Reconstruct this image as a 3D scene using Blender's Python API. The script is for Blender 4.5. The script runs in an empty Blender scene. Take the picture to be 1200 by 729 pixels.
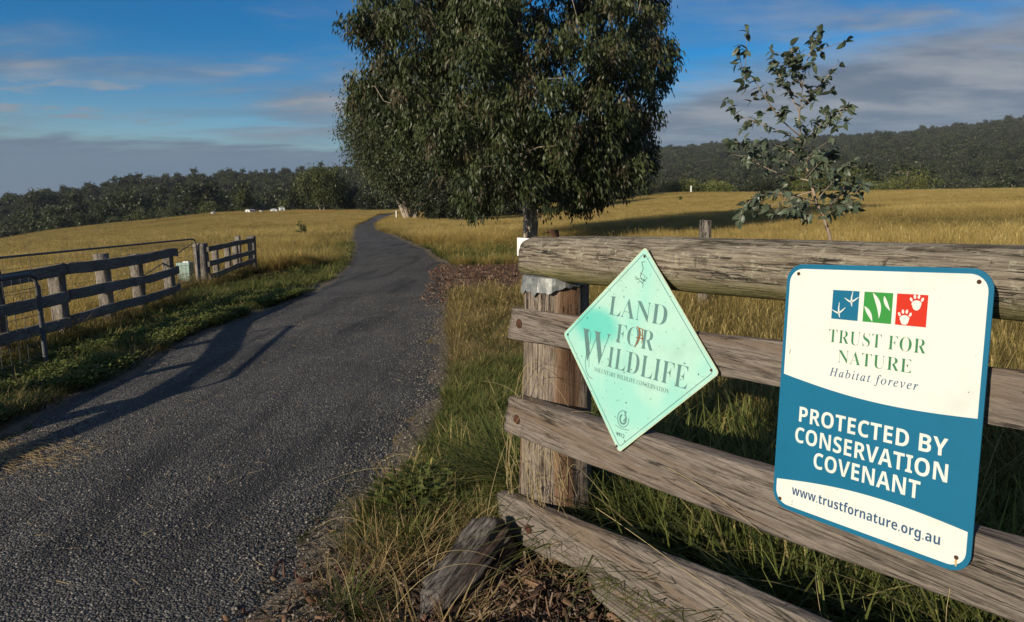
import bpy, math, random
import numpy as np
from mathutils import Vector, Matrix, noise as mnoise

rng = np.random.default_rng(11)
random.seed(5)
R = math.radians
SC = bpy.context.scene
COL = SC.collection

# ------------------------------------------------------------------ camera
FPX = 800.0                      # focal length in pixels of a 1200 x 729 frame
PITCH = math.atan(126.5 / FPX)
EYE = 1.4
cam_d = bpy.data.cameras.new('camera')
cam_d.sensor_width = 36.0
cam_d.lens = FPX / 1200 * 36.0
cam_d.clip_start = 0.05
cam_d.clip_end = 30000
cam = bpy.data.objects.new('camera', cam_d)
COL.objects.link(cam)
cam.location = (0, 0, EYE)
cam.rotation_euler = (R(90) - PITCH, 0, 0)
SC.camera = cam

# ------------------------------------------------------------------ light
SUN_EL = R(17.6)
SHADOW_AZ = R(47.5)              # direction shadows fall, from +X towards +Y
sun_dir = Vector((math.cos(SHADOW_AZ) * math.cos(SUN_EL), math.sin(SHADOW_AZ) * math.cos(SUN_EL), -math.sin(SUN_EL)))
sun_d = bpy.data.lights.new('sun', 'SUN')
sun_d.energy = 5.0
sun_d.angle = R(0.55)
sun_d.color = (1.0, 0.88, 0.71)
sun = bpy.data.objects.new('sun', sun_d)
COL.objects.link(sun)
sun.rotation_euler = sun_dir.to_track_quat('-Z', 'Y').to_euler()
sun.location = (-20, -20, 20)

SKY_STRENGTH = 0.065
world = bpy.data.worlds.new('World')
SC.world = world
world.use_nodes = True


def build_world():
    nt = world.node_tree
    nt.nodes.clear()
    L = nt.links.new
    def nd(t, **k):
        n = nt.nodes.new(t)
        for a, b in k.items():
            setattr(n, a, b)
        return n
    def mt(op, a, b=None, c=None, clamp=False):
        n = nd('ShaderNodeMath', operation=op, use_clamp=clamp)
        for i, v in enumerate((a, b, c)):
            if v is None:
                continue
            if isinstance(v, (int, float)):
                n.inputs[i].default_value = v
            else:
                L(v, n.inputs[i])
        return n.outputs[0]
    def mr(v, a, b, c=0.0, d=1.0, smooth=True):
        n = nd('ShaderNodeMapRange', interpolation_type='SMOOTHSTEP' if smooth else 'LINEAR')
        L(v, n.inputs[0])
        for i, q in enumerate((a, b, c, d)):
            if isinstance(q, (int, float)):
                n.inputs[i + 1].default_value = q
            else:
                L(q, n.inputs[i + 1])
        return n.outputs[0]
    def mix(f, a, b):
        n = nd('ShaderNodeMix', data_type='RGBA')
        if isinstance(f, (int, float)):
            n.inputs[0].default_value = f
        else:
            L(f, n.inputs[0])
        for i, v in ((6, a), (7, b)):
            if isinstance(v, tuple):
                n.inputs[i].default_value = (*v, 1)
            else:
                L(v, n.inputs[i])
        return n.outputs[2]
    tc = nd('ShaderNodeTexCoord')
    sky = nd('ShaderNodeTexSky', sky_type='NISHITA')
    sky.sun_disc = False
    sky.sun_elevation = SUN_EL
    # sky sun azimuth: opposite of the direction shadows fall (rotation measured clockwise from +Y)
    sky.sun_rotation = math.atan2(-sun_dir.x, -sun_dir.y)
    sky.air_density = 1.0
    sky.dust_density = 0.3
    sky.ozone_density = 3.0
    sky.altitude = 300
    sep = nd('ShaderNodeSeparateXYZ')
    L(tc.outputs['Generated'], sep.inputs[0])
    x, y, z = sep.outputs
    zz = mt('ADD', mt('MAXIMUM', z, 0.0), 0.10)
    comb = nd('ShaderNodeCombineXYZ')
    L(mt('DIVIDE', x, zz), comb.inputs[0])
    L(mt('DIVIDE', y, zz), comb.inputs[1])
    def noise(scale, detail, rough, vec, dist=0.0):
        n = nd('ShaderNodeTexNoise', noise_dimensions='3D')
        n.inputs['Scale'].default_value = scale
        n.inputs['Detail'].default_value = detail
        n.inputs['Roughness'].default_value = rough
        n.inputs['Distortion'].default_value = dist
        L(vec, n.inputs['Vector'])
        return n.outputs['Fac']
    mp = nd('ShaderNodeMapping')
    L(comb.outputs[0], mp.inputs[0])
    mp.inputs['Rotation'].default_value = (0, 0, R(20))
    mp.inputs['Scale'].default_value = (0.8, 1.3, 1)
    pv = mp.outputs[0]
    n1 = noise(0.55, 7, 0.55, pv, 0.3)
    n2 = noise(1.7, 6, 0.6, pv, 0.2)
    n3 = noise(0.22, 4, 0.5, pv)
    # bank of stratus along the horizon, its top rising towards the right
    ze = mt('ADD', mr(x, -0.12, 0.28, 0.078, 0.150), mr(x, 0.2, 0.75, 0.0, 0.10, smooth=False))
    zn = mt('ADD', z, mt('MULTIPLY', mt('SUBTRACT', n2, 0.5), 0.045))
    zn = mt('ADD', zn, mt('MULTIPLY', mt('SUBTRACT', n1, 0.5), mr(x, -0.1, 0.3, 0.012, 0.09)))
    d = mt('SUBTRACT', ze, zn)
    soft = mr(x, -0.1, 0.3, 0.010, 0.035)
    bank = mr(d, mt('MULTIPLY', soft, -1.0), soft)
    gap = mr(n1, 0.33, 0.44, 0.15, 1.0)
    gap = mt('MAXIMUM', gap, mr(z, 0.10, 0.055, 0.0, 1.0))
    bank = mt('MULTIPLY', bank, gap)
    bank = mt('MULTIPLY', bank, 0.93)
    # loose wisps higher up
    wis = mr(n1, 0.42, 0.58)
    wis = mt('MULTIPLY', wis, mr(n3, 0.36, 0.55))
    wis = mt('MULTIPLY', wis, mr(n2, 0.30, 0.62, 0.45, 0.95))
    small = mt('MULTIPLY', mr(n2, 0.56, 0.66), mr(z, 0.24, 0.10, 0.0, 0.75))
    cover = mt('MAXIMUM', mt('MAXIMUM', bank, wis), small)
    hs = nd('ShaderNodeHueSaturation')
    hs.inputs['Saturation'].default_value = 1.58
    hs.inputs['Hue'].default_value = 0.507
    hs.inputs['Value'].default_value = 1.42
    L(sky.outputs[0], hs.inputs['Color'])
    k = 1.0 / SKY_STRENGTH
    lit = mr(n2, 0.35, 0.70)
    ccol = mix(lit, (0.125 * k, 0.155 * k, 0.205 * k), (0.30 * k, 0.31 * k, 0.33 * k))
    low = mix(mr(x, -0.3, 0.4), (0.072 * k, 0.135 * k, 0.225 * k), (0.105 * k, 0.155 * k, 0.235 * k))
    ccol = mix(mr(z, 0.14, 0.04), ccol, low)
    out = mix(cover, hs.outputs[0], ccol)
    bg = nd('ShaderNodeBackground')
    bg.inputs['Strength'].default_value = SKY_STRENGTH
    L(out, bg.inputs['Color'])
    wo = nd('ShaderNodeOutputWorld')
    L(bg.outputs[0], wo.inputs['Surface'])


build_world()
SC.view_settings.view_transform = 'Standard'
SC.view_settings.look = 'None'
SC.view_settings.exposure = 0.12
SC.view_settings.gamma = 1.0
SC.view_settings.use_curve_mapping = False
SC.render.engine = 'CYCLES'
SC.cycles.max_bounces = 4
SC.cycles.diffuse_bounces = 3
SC.cycles.volume_bounces = 0
SC.cycles.use_denoising = True


# ------------------------------------------------------------------ helpers
def tag(o, label=None, cat=None, group=None, kind=None):
    if label: o['label'] = label
    if cat: o['category'] = cat
    if group: o['group'] = group
    if kind: o['kind'] = kind
    return o


def link(o, parent=None):
    COL.objects.link(o)
    if parent is not None:
        o.parent = parent
    return o


def empty(name, loc=(0, 0, 0), rz=0.0, matrix=None):
    o = bpy.data.objects.new(name, None)
    o.empty_display_size = 0.1
    COL.objects.link(o)
    if matrix is not None:
        o.matrix_world = matrix
    else:
        o.location = loc
        o.rotation_euler = (0, 0, rz)
    return o


def mesh_np(name, v, f, mat=None, smooth=False, col=None):
    """v: (N,3) array, f: (M,k) int array or list of tuples."""
    me = bpy.data.meshes.new(name)
    v = np.asarray(v, dtype=np.float32)
    if isinstance(f, np.ndarray):
        k = f.shape[1]
        me.vertices.add(len(v))
        me.vertices.foreach_set('co', v.ravel())
        me.loops.add(f.size)
        me.loops.foreach_set('vertex_index', f.astype(np.int32).ravel())
        me.polygons.add(len(f))
        me.polygons.foreach_set('loop_start', np.arange(0, f.size, k, dtype=np.int32))
        me.polygons.foreach_set('loop_total', np.full(len(f), k, dtype=np.int32))
        me.update(calc_edges=True)
    else:
        me.from_pydata([tuple(p) for p in v], [], f)
        me.update()
    if smooth:
        me.polygons.foreach_set('use_smooth', np.ones(len(me.polygons), dtype=bool))
    if col is not None:
        a = me.color_attributes.new('Col', 'FLOAT_COLOR', 'POINT')
        c = np.ones((len(v), 4), dtype=np.float32)
        c[:, :3] = col
        a.data.foreach_set('color', c.ravel())
    if mat is not None:
        me.materials.append(mat)
    return me


def obj(name, me, parent=None):
    return link(bpy.data.objects.new(name, me), parent)


class NB:
    """small node builder for one material"""
    def __init__(self, name):
        self.m = bpy.data.materials.new(name)
        self.m.use_nodes = True
        self.nt = self.m.node_tree
        self.nt.nodes.clear()
        self.out = self.nt.nodes.new('ShaderNodeOutputMaterial')
        self.tc = self.nt.nodes.new('ShaderNodeTexCoord')
    def nd(self, t, **k):
        n = self.nt.nodes.new(t)
        for a, b in k.items():
            setattr(n, a, b)
        return n
    def set(self, inp, v):
        if isinstance(v, (int, float)):
            inp.default_value = v
        elif isinstance(v, tuple):
            inp.default_value = (*v, 1) if (len(v) == 3 and inp.type == 'RGBA') else v
        else:
            self.nt.links.new(v, inp)
    def vec(self, scale=(1, 1, 1), rot=(0, 0, 0), src='Object', loc=(0, 0, 0)):
        n = self.nd('ShaderNodeMapping')
        self.nt.links.new(self.tc.outputs[src], n.inputs[0])
        n.inputs['Scale'].default_value = scale
        n.inputs['Rotation'].default_value = rot
        n.inputs['Location'].default_value = loc
        return n.outputs[0]
    def pos(self):
        return self.nd('ShaderNodeNewGeometry').outputs['Position']
    def noise(self, vec, scale, detail=4, rough=0.55, dist=0.0, out='Fac'):
        n = self.nd('ShaderNodeTexNoise')
        self.set(n.inputs['Vector'], vec)
        self.set(n.inputs['Scale'], scale)
        n.inputs['Detail'].default_value = detail
        n.inputs['Roughness'].default_value = rough
        n.inputs['Distortion'].default_value = dist
        return n.outputs[out]
    def voro(self, vec, scale, feature='F1', out='Distance', rnd=1.0):
        n = self.nd('ShaderNodeTexVoronoi', feature=feature)
        self.set(n.inputs['Vector'], vec)
        n.inputs['Scale'].default_value = scale
        n.inputs['Randomness'].default_value = rnd
        return n.outputs[out]
    def mr(self, v, a, b, c=0.0, d=1.0):
        n = self.nd('ShaderNodeMapRange', interpolation_type='SMOOTHSTEP')
        for i, q in enumerate((v, a, b, c, d)):
            self.set(n.inputs[i], q)
        return n.outputs[0]
    def math(self, op, a, b=0.0, clamp=False):
        n = self.nd('ShaderNodeMath', operation=op, use_clamp=clamp)
        self.set(n.inputs[0], a)
        self.set(n.inputs[1], b)
        return n.outputs[0]
    def mix(self, f, a, b, blend='MIX'):
        n = self.nd('ShaderNodeMix', data_type='RGBA', blend_type=blend)
        self.set(n.inputs[0], f)
        self.set(n.inputs[6], a)
        self.set(n.inputs[7], b)
        return n.outputs[2]
    def attr(self, name, out='Color', typ='GEOMETRY'):
        n = self.nd('ShaderNodeAttribute', attribute_name=name, attribute_type=typ)
        return n.outputs[out]
    def rand(self):
        return self.nd('ShaderNodeObjectInfo').outputs['Random']
    def sep(self, v):
        n = self.nd('ShaderNodeSeparateXYZ')
        self.set(n.inputs[0], v)
        return n.outputs
    def bump(self, h, strength=0.5, dist=0.01, normal=None):
        n = self.nd('ShaderNodeBump')
        self.set(n.inputs['Height'], h)
        n.inputs['Strength'].default_value = strength
        n.inputs['Distance'].default_value = dist
        if normal is not None:
            self.set(n.inputs['Normal'], normal)
        return n.outputs[0]
    def finish(self, color, rough=0.8, normal=None, spec=0.3, metallic=0.0):
        p = self.nd('ShaderNodeBsdfPrincipled')
        self.set(p.inputs['Base Color'], color)
        self.set(p.inputs['Roughness'], rough)
        self.set(p.inputs['Specular IOR Level'], spec)
        self.set(p.inputs['Metallic'], metallic)
        if normal is not None:
            self.set(p.inputs['Normal'], normal)
        self.nt.links.new(p.outputs[0], self.out.inputs['Surface'])
        return self.m
    def finish_leaf(self, color, trans, fac=0.3, rough=0.5, spec=0.25):
        p = self.nd('ShaderNodeBsdfPrincipled')
        self.set(p.inputs['Base Color'], color)
        self.set(p.inputs['Roughness'], rough)
        self.set(p.inputs['Specular IOR Level'], spec)
        t = self.nd('ShaderNodeBsdfTranslucent')
        self.set(t.inputs['Color'], trans)
        mx = self.nd('ShaderNodeMixShader')
        mx.inputs[0].default_value = fac
        self.nt.links.new(p.outputs[0], mx.inputs[1])
        self.nt.links.new(t.outputs[0], mx.inputs[2])
        self.nt.links.new(mx.outputs[0], self.out.inputs['Surface'])
        return self.m


def at(px, py, Y):
    """the point of the vertical plane y = Y seen at a pixel of the 1200 x 729 photograph"""
    u = (px - 600) / FPX
    v = (364.5 - py) / FPX
    d = np.array([u, math.cos(PITCH) + v * math.sin(PITCH), -math.sin(PITCH) + v * math.cos(PITCH)])
    t = Y / d[1]
    return np.array([0, 0, EYE]) + d * t


def smooth01(x):
    x = np.clip(x, 0, 1)
    return x * x * (3 - 2 * x)


# ------------------------------------------------------------------ terrain height
def elev(px, py):
    px, py = np.asarray(px, float), np.asarray(py, float)
    u = (px - 600) / FPX
    v = (364.5 - py) / FPX
    dy = math.cos(PITCH) + v * math.sin(PITCH)
    dz = -math.sin(PITCH) + v * math.cos(PITCH)
    return np.arctan2(u, dy), dz / np.hypot(u, dy)

CREST = [(-900, 300), (-300, 300), (0, 281), (60, 271), (130, 263), (200, 256), (250, 250.5), (330, 248), (450, 246), (600, 243), (700, 235),
         (760, 229), (800, 226.5), (950, 226), (1080, 224), (1200, 222), (1500, 216), (2100, 214)]
RIDGE = [(-900, 262), (-300, 256), (-60, 249), (0, 243), (40, 236), (60, 233), (100, 227), (140, 221), (200, 218), (260, 213), (330, 206), (400, 201),
         (500, 193), (600, 190), (700, 186), (760, 183), (860, 177), (1000, 168), (1100, 161), (1200, 151), (1400, 140), (2100, 150)]
_c = elev(*np.array(CREST).T)
_r = elev(*np.array(RIDGE).T)
RC = 150.0


def T(x, y):
    x = np.asarray(x, float)
    y = np.asarray(y, float)
    r = np.hypot(x, y) + 1e-6
    th = np.arctan2(x, y)
    sinx, cosy = np.sin(th), np.cos(th)
    sl = 0.05 * sinx - 0.012 * cosy
    ce = np.interp(th, *_c)
    front = smooth01((np.cos(th) - 0.1) / 0.4)
    zc = EYE + RC * ce
    corr = (zc - sl * RC) * front
    near = sl * np.minimum(r, RC) + corr * np.minimum(r / RC, 1.0) ** 2
    zcr = sl * RC + corr
    rh = np.interp(th, [_r[0][0], _r[0][7], _r[0][12], _r[0][15], _r[0][-1]], [560, 560, 800, 1300, 1300])
    zr = EYE + rh * np.interp(th, *_r) - np.interp(th, [_r[0][7], _r[0][14]], [9, 5])
    rv = RC + 110
    zv = np.minimum(zcr, zr) - 11
    t1 = np.clip((r - RC) / (rv - RC), 0, 1)
    drop = zcr + (zv - zcr) * (t1 * (1.2 - 0.2 * t1))
    t2 = np.clip((r - rv) / (rh - rv), 0, 1)
    hill = zv + (zr - zv) * (0.35 * t2 + 0.65 * smooth01(t2))
    t3 = smooth01((r - rh) / 2500)
    far = zr + (-45 - zr) * t3
    z = np.where(r <= RC, near, np.where(r <= rv, drop, np.where(r <= rh, hill, far)))
    return z


# road edges: (x, y) on the ground
LEFT_E = np.array([(-3.75, -30), (-3.75, 0), (-3.78, 4.7), (-3.80, 6.3), (-4.15, 8.6), (-4.05, 10.3), (-3.92, 13.0), (-4.10, 15.5), (-4.90, 20.5),
                   (-8.0, 35.0), (-13.2, 56.0), (-16.2, 72.0), (-19.5, 95.0), (-22.5, 116.0)])
RIGHT_E = np.array([(-1.35, -30), (-1.10, 0), (-0.88, 2.2), (-0.73, 2.66), (-0.70, 3.1), (-0.56, 3.6), (-0.50, 4.8), (-0.60, 6.6), (-0.84, 8.7), (-1.10, 12.5),
                    (-1.18, 14.1), (-1.9, 19.3), (-3.4, 27.0), (-7.4, 43.0), (-11.2, 57.0), (-14.0, 70.0), (-16.8, 90.0), (-19.8, 114.0)])


def le(y): return np.interp(y, LEFT_E[:, 1], LEFT_E[:, 0])
def re(y): return np.interp(y, RIGHT_E[:, 1], RIGHT_E[:, 0])

FAR_ROAD = np.array([(-21.2, 114.5), (-20.0, 120), (-15, 123.5), (-6, 124), (4, 124), (13, 127), (22, 137), (31, 150), (40, 163), (52, 180)])


def far_road_dist(x, y):
    d = np.full(np.shape(x), 1e9)
    for a, b in zip(FAR_ROAD[:-1], FAR_ROAD[1:]):
        ab = b - a
        t = np.clip(((x - a[0]) * ab[0] + (y - a[1]) * ab[1]) / (ab @ ab), 0, 1)
        d = np.minimum(d, np.hypot(x - a[0] - t * ab[0], y - a[1] - t * ab[1]))
    return d


def road_dist(x, y):
    """metres outside the road edge (negative on the road), and side (-1 left, +1 right)"""
    l, r = le(y), re(y)
    d = np.where(x < (l + r) / 2, l - x, x - r)
    d = np.where(y > 116, 99, d)
    f = far_road_dist(x, y) - 1.5
    side = np.where(x < (l + r) / 2, -1, 1)
    return np.minimum(d, f), side


# low frequency value noise on numpy arrays
_tab = rng.random((256, 256))


def vnoise(x, y, s):
    x = np.asarray(x) * s + 500.0
    y = np.asarray(y) * s + 500.0
    xi, yi = np.floor(x).astype(int), np.floor(y).astype(int)
    fx, fy = smooth01(x - xi), smooth01(y - yi)
    g = lambda i, j: _tab[i % 256, j % 256]
    return (g(xi, yi) * (1 - fx) + g(xi + 1, yi) * fx) * (1 - fy) + (g(xi, yi + 1) * (1 - fx) + g(xi + 1, yi + 1) * fx) * fy


# near fence frame
FB = np.array([0.0408, 2.5316, 0.0])
EX = np.array([0.5563, -0.8310, 0.0])
EY = np.array([0.8310, 0.5563, 0.0])


def fence_so(x, y):
    dx, dy = x - FB[0], y - FB[1]
    return dx * EX[0] + dy * EX[1], dx * EY[0] + dy * EY[1]


def zones(x, y):
    """ground cover weights: green, litter, verge (dry bare edge); the rest is golden field"""
    d, side = road_dist(x, y)
    s, off = fence_so(x, y)
    n = vnoise(x, y, 0.35) - 0.5
    n2 = vnoise(x, y, 1.3) - 0.5
    r = np.hypot(x, y)
    verge = smooth01((0.42 + 0.5 * n2 - d) / 0.25) * (d > -0.2)
    gl = smooth01((2.6 + 2.2 * n - d) / 1.2) * (side < 0) * smooth01((75 - y) / 30)
    # right of the road: weeds beside the fence, straw, bark litter, then a green band
    gr = smooth01((4.2 + 1.4 * n - y) / 1.0)
    band = smooth01((y - 17.5 - 1.5 * n) / 2.0) * smooth01((33 + 6 * n - y) / 6.0) * smooth01((9 + 4 * n - d) / 4)
    green_r = np.maximum(gr * (off < 0.3), band)
    behind = (off > 0.0) * smooth01((3.2 + 2.0 * n - off) / 1.6) * (s > -1.5)
    green_r = np.maximum(green_r * (side > 0), behind)
    gd = smooth01((2.5 + n - d) / 1.5) * (side > 0) * smooth01((y - 30) / 10) * smooth01((80 - y) / 30)
    green = np.maximum(np.maximum(gl, green_r), gd * 0.7)
    litter = smooth01((y - 10.8 - 1.4 * n) / 1.2) * smooth01((19.0 + 1.5 * n - y) / 1.5) * (side > 0) * smooth01((6.5 - d) / 1.5)
    base = np.exp(-((s - 0.0) ** 2 + (off + 0.05) ** 2) / 0.22)
    wood = np.clip(base * 1.5, 0, 1) * (off < 0.12)
    litter = np.maximum(litter, 0)
    green = green * (1 - litter)
    return green, litter, verge, wood


# ------------------------------------------------------------------ ground sheet
def mat_ground():
    b = NB('ground')
    p = b.pos()
    zc = b.attr('Zone')
    g, l, v = b.sep(zc)
    nA = b.noise(p, 0.35, 5, 0.6)
    nB = b.noise(p, 9.0, 6, 0.7)
    nC = b.noise(p, 60.0, 3, 0.7)
    gold = b.mix(nA, (0.22, 0.145, 0.036), (0.38, 0.25, 0.066))
    gold = b.mix(b.mr(nB, 0.35, 0.7), (0.12, 0.085, 0.028), gold)
    green = b.mix(nB, (0.020, 0.024, 0.010), (0.075, 0.085, 0.028))
    lit = b.mix(b.mr(nC, 0.35, 0.65), (0.06, 0.035, 0.024), (0.22, 0.14, 0.09))
    ver = b.mix(b.mr(nC, 0.3, 0.7), (0.09, 0.075, 0.055), (0.26, 0.21, 0.15))
    c = b.mix(g, gold, green)
    c = b.mix(l, c, lit)
    c = b.mix(v, c, ver)
    far = b.attr('Far', 'Fac')
    fo = b.mix(nB, (0.022, 0.027, 0.012), (0.05, 0.055, 0.025))
    c = b.mix(far, c, fo)
    h = b.math('ADD', b.math('MULTIPLY', nB, 1.0), b.math('MULTIPLY', nC, 0.4))
    return b.finish(c, 0.95, b.bump(h, 0.8, 0.03), spec=0.05)


def build_ground():
    th = np.concatenate([np.arange(-180, -48, 4.0), np.arange(-48, 48.01, 0.36), np.arange(52, 180, 4.0)])
    th = np.radians(th)
    rr = [0.3]
    while rr[-1] < 12000:
        k = 1.035 if rr[-1] < 1500 else 1.09
        rr.append(rr[-1] * k)
    rr = np.array(rr)
    A, B = np.meshgrid(th, rr)
    X, Y = B * np.sin(A), B * np.cos(A)
    Z = T(X, Y)
    n, m = X.shape
    v = np.stack([X.ravel(), Y.ravel(), Z.ravel()], 1)
    v = np.vstack([v, [[0, 0, 0.0]]])
    i, j = np.meshgrid(np.arange(n - 1), np.arange(m), indexing='ij')
    j2 = (j + 1) % m
    f = np.stack([i * m + j, (i + 1) * m + j, (i + 1) * m + j2, i * m + j2], -1).reshape(-1, 4)
    c = len(v) - 1
    jj = np.arange(m)
    fan = np.stack([np.full(m, c), jj, (jj + 1) % m, (jj + 1) % m], 1)
    faces = [tuple(q) for q in f[:, ::-1]] if False else f[:, ::-1].copy()
    me = mesh_np('ground', v, faces, mat_ground(), smooth=True)
    g, l, vg, w = zones(v[:, 0], v[:, 1])
    l = np.maximum(l, w)
    a = me.color_attributes.new('Zone', 'FLOAT_COLOR', 'POINT')
    cc = np.ones((len(v), 4), dtype=np.float32)
    cc[:, 0], cc[:, 1], cc[:, 2] = g, l, vg
    a.data.foreach_set('color', cc.ravel())
    fa = me.attributes.new('Far', 'FLOAT', 'POINT')
    fa.data.foreach_set('value', smooth01((np.hypot(v[:, 0], v[:, 1]) - RC - 12) / 15).astype(np.float32))
    tag(obj('ground', me), kind='structure')


build_ground()


# ------------------------------------------------------------------ road
def mat_road():
    b = NB('chip seal')
    p = b.pos()
    cells = b.voro(p, 95.0, 'F1', 'Color')
    dist = b.voro(p, 95.0, 'F1', 'Distance')
    cv = b.sep(cells)[0]
    big = b.noise(p, 0.9, 5, 0.6)
    mid = b.noise(p, 6.0, 4, 0.6)
    tr = b.attr('Track', 'Fac')
    col = b.mix(b.mr(cv, 0.0, 1.0), (0.026, 0.025, 0.024), (0.160, 0.150, 0.136))
    col = b.mix(b.mr(cv, 0.93, 0.97), col, (0.32, 0.30, 0.25))
    pale = b.math('MULTIPLY', b.mr(mid, 0.45, 0.7), b.mr(tr, 0.2, 0.9))
    col = b.mix(b.math('MULTIPLY', pale, 0.35), col, (0.13, 0.115, 0.095))
    col = b.mix(b.math('MULTIPLY', b.mr(big, 0.35, 0.68), 0.50), col, (0.046, 0.044, 0.041))
    lon = b.noise(b.vec((1.6, 0.22, 1), rot=(0, 0, R(-6))), 1.5, 5, 0.6, 0.6)
    col = b.mix(b.math('MULTIPLY', b.mr(lon, 0.48, 0.68), 0.60), col, (0.020, 0.020, 0.020))
    dust = b.noise(b.vec((1.2, 0.5, 1), loc=(4, 8, 0)), 2.3, 5, 0.65)
    col = b.mix(b.math('MULTIPLY', b.mr(dust, 0.54, 0.72), b.mr(cv, 0.2, 0.9, 0.1, 0.55)), col, (0.21, 0.185, 0.15))
    h = b.math('SUBTRACT', 1.0, dist)
    hs = b.math('ADD', b.math('MULTIPLY', h, 1.0), b.math('MULTIPLY', mid, 1.2))
    nrm = b.bump(hs, 1.0, 0.012)
    return b.finish(col, b.mr(cv, 0, 1, 0.6, 0.9), nrm, spec=0.22)


def strip(ys, L, Rr, nx, jit):
    rows = []
    t = np.linspace(0, 1, nx)
    for k, (a, c) in enumerate(zip(L, Rr)):
        w = np.linalg.norm(c - a)
        ja = (vnoise(a[0] * 1.0 + 40, a[1], 2.1) - 0.5) * 0.22 * jit + (vnoise(a[0] + 9, a[1], 9.0) - 0.5) * 0.10 * jit
        jb = (vnoise(c[0] * 1.0 + 80, c[1], 2.1) - 0.5) * 0.30 * jit + (vnoise(c[0] + 9, c[1], 9.0) - 0.5) * 0.14 * jit
        u = (c - a) / w
        a2, c2 = a - u * ja, c + u * jb
        P = a2[None] + (c2 - a2)[None] * t[:, None]
        cam_ = 0.045 * (1 - np.abs(2 * t - 1) ** 3.0) - 0.010
        ruts = -0.012 * (np.exp(-((t - 0.28) / 0.10) ** 2) + np.exp(-((t - 0.74) / 0.10) ** 2))
        z = T(P[:, 0], P[:, 1]) + cam_ + ruts
        rows.append(np.column_stack([P, z]))
    return np.array(rows)


def build_road():
    m = mat_road()
    ys = np.concatenate([np.arange(-20, 0, 1.0), np.arange(0, 20, 0.12), np.arange(20, 60, 0.5), np.arange(60, 114.1, 1.5)])
    L = np.column_stack([le(ys), ys])
    Rr = np.column_stack([re(ys), ys])
    g1 = strip(ys, L, Rr, 29, 1.0)
    # the far end, past the bend
    s = np.linspace(0, 1, 60)
    d = np.concatenate([[0], np.cumsum(np.linalg.norm(np.diff(FAR_ROAD, axis=0), axis=1))])
    cx = np.interp(s * d[-1], d, FAR_ROAD[:, 0])
    cy = np.interp(s * d[-1], d, FAR_ROAD[:, 1])
    for _ in range(6):
        cx[1:-1] = (cx[:-2] + cx[1:-1] + cx[2:]) / 3
        cy[1:-1] = (cy[:-2] + cy[1:-1] + cy[2:]) / 3
    tx, ty = np.gradient(cx), np.gradient(cy)
    q = np.hypot(tx, ty)
    nx_, ny_ = -ty / q, tx / q
    w = 1.45
    g2 = strip(s, np.column_stack([cx + nx_ * w, cy + ny_ * w]), np.column_stack([cx - nx_ * w, cy - ny_ * w]), 9, 0.5)
    g2[:, :, 2] += 0.03
    vs, fs, tr, o = [], [], [], 0
    for g in (g1, g2):
        n, k, _ = g.shape
        vs.append(g.reshape(-1, 3))
        i, j = np.meshgrid(np.arange(n - 1), np.arange(k - 1), indexing='ij')
        fs.append(np.stack([i * k + j, i * k + j + 1, (i + 1) * k + j + 1, (i + 1) * k + j], -1).reshape(-1, 4) + o)
        t = np.linspace(0, 1, k)
        tt = 0.35 + 0.65 * np.maximum(np.exp(-((t - 0.30) / 0.11) ** 2), np.exp(-((t - 0.76) / 0.11) ** 2))
        tr.append(np.tile(tt, n))
        o += n * k
    me = mesh_np('road', np.vstack(vs), np.vstack(fs), m, smooth=True)
    a = me.attributes.new('Track', 'FLOAT', 'POINT')
    a.data.foreach_set('value', np.concatenate(tr).astype(np.float32))
    tag(obj('road', me), kind='structure')


build_road()


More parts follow.
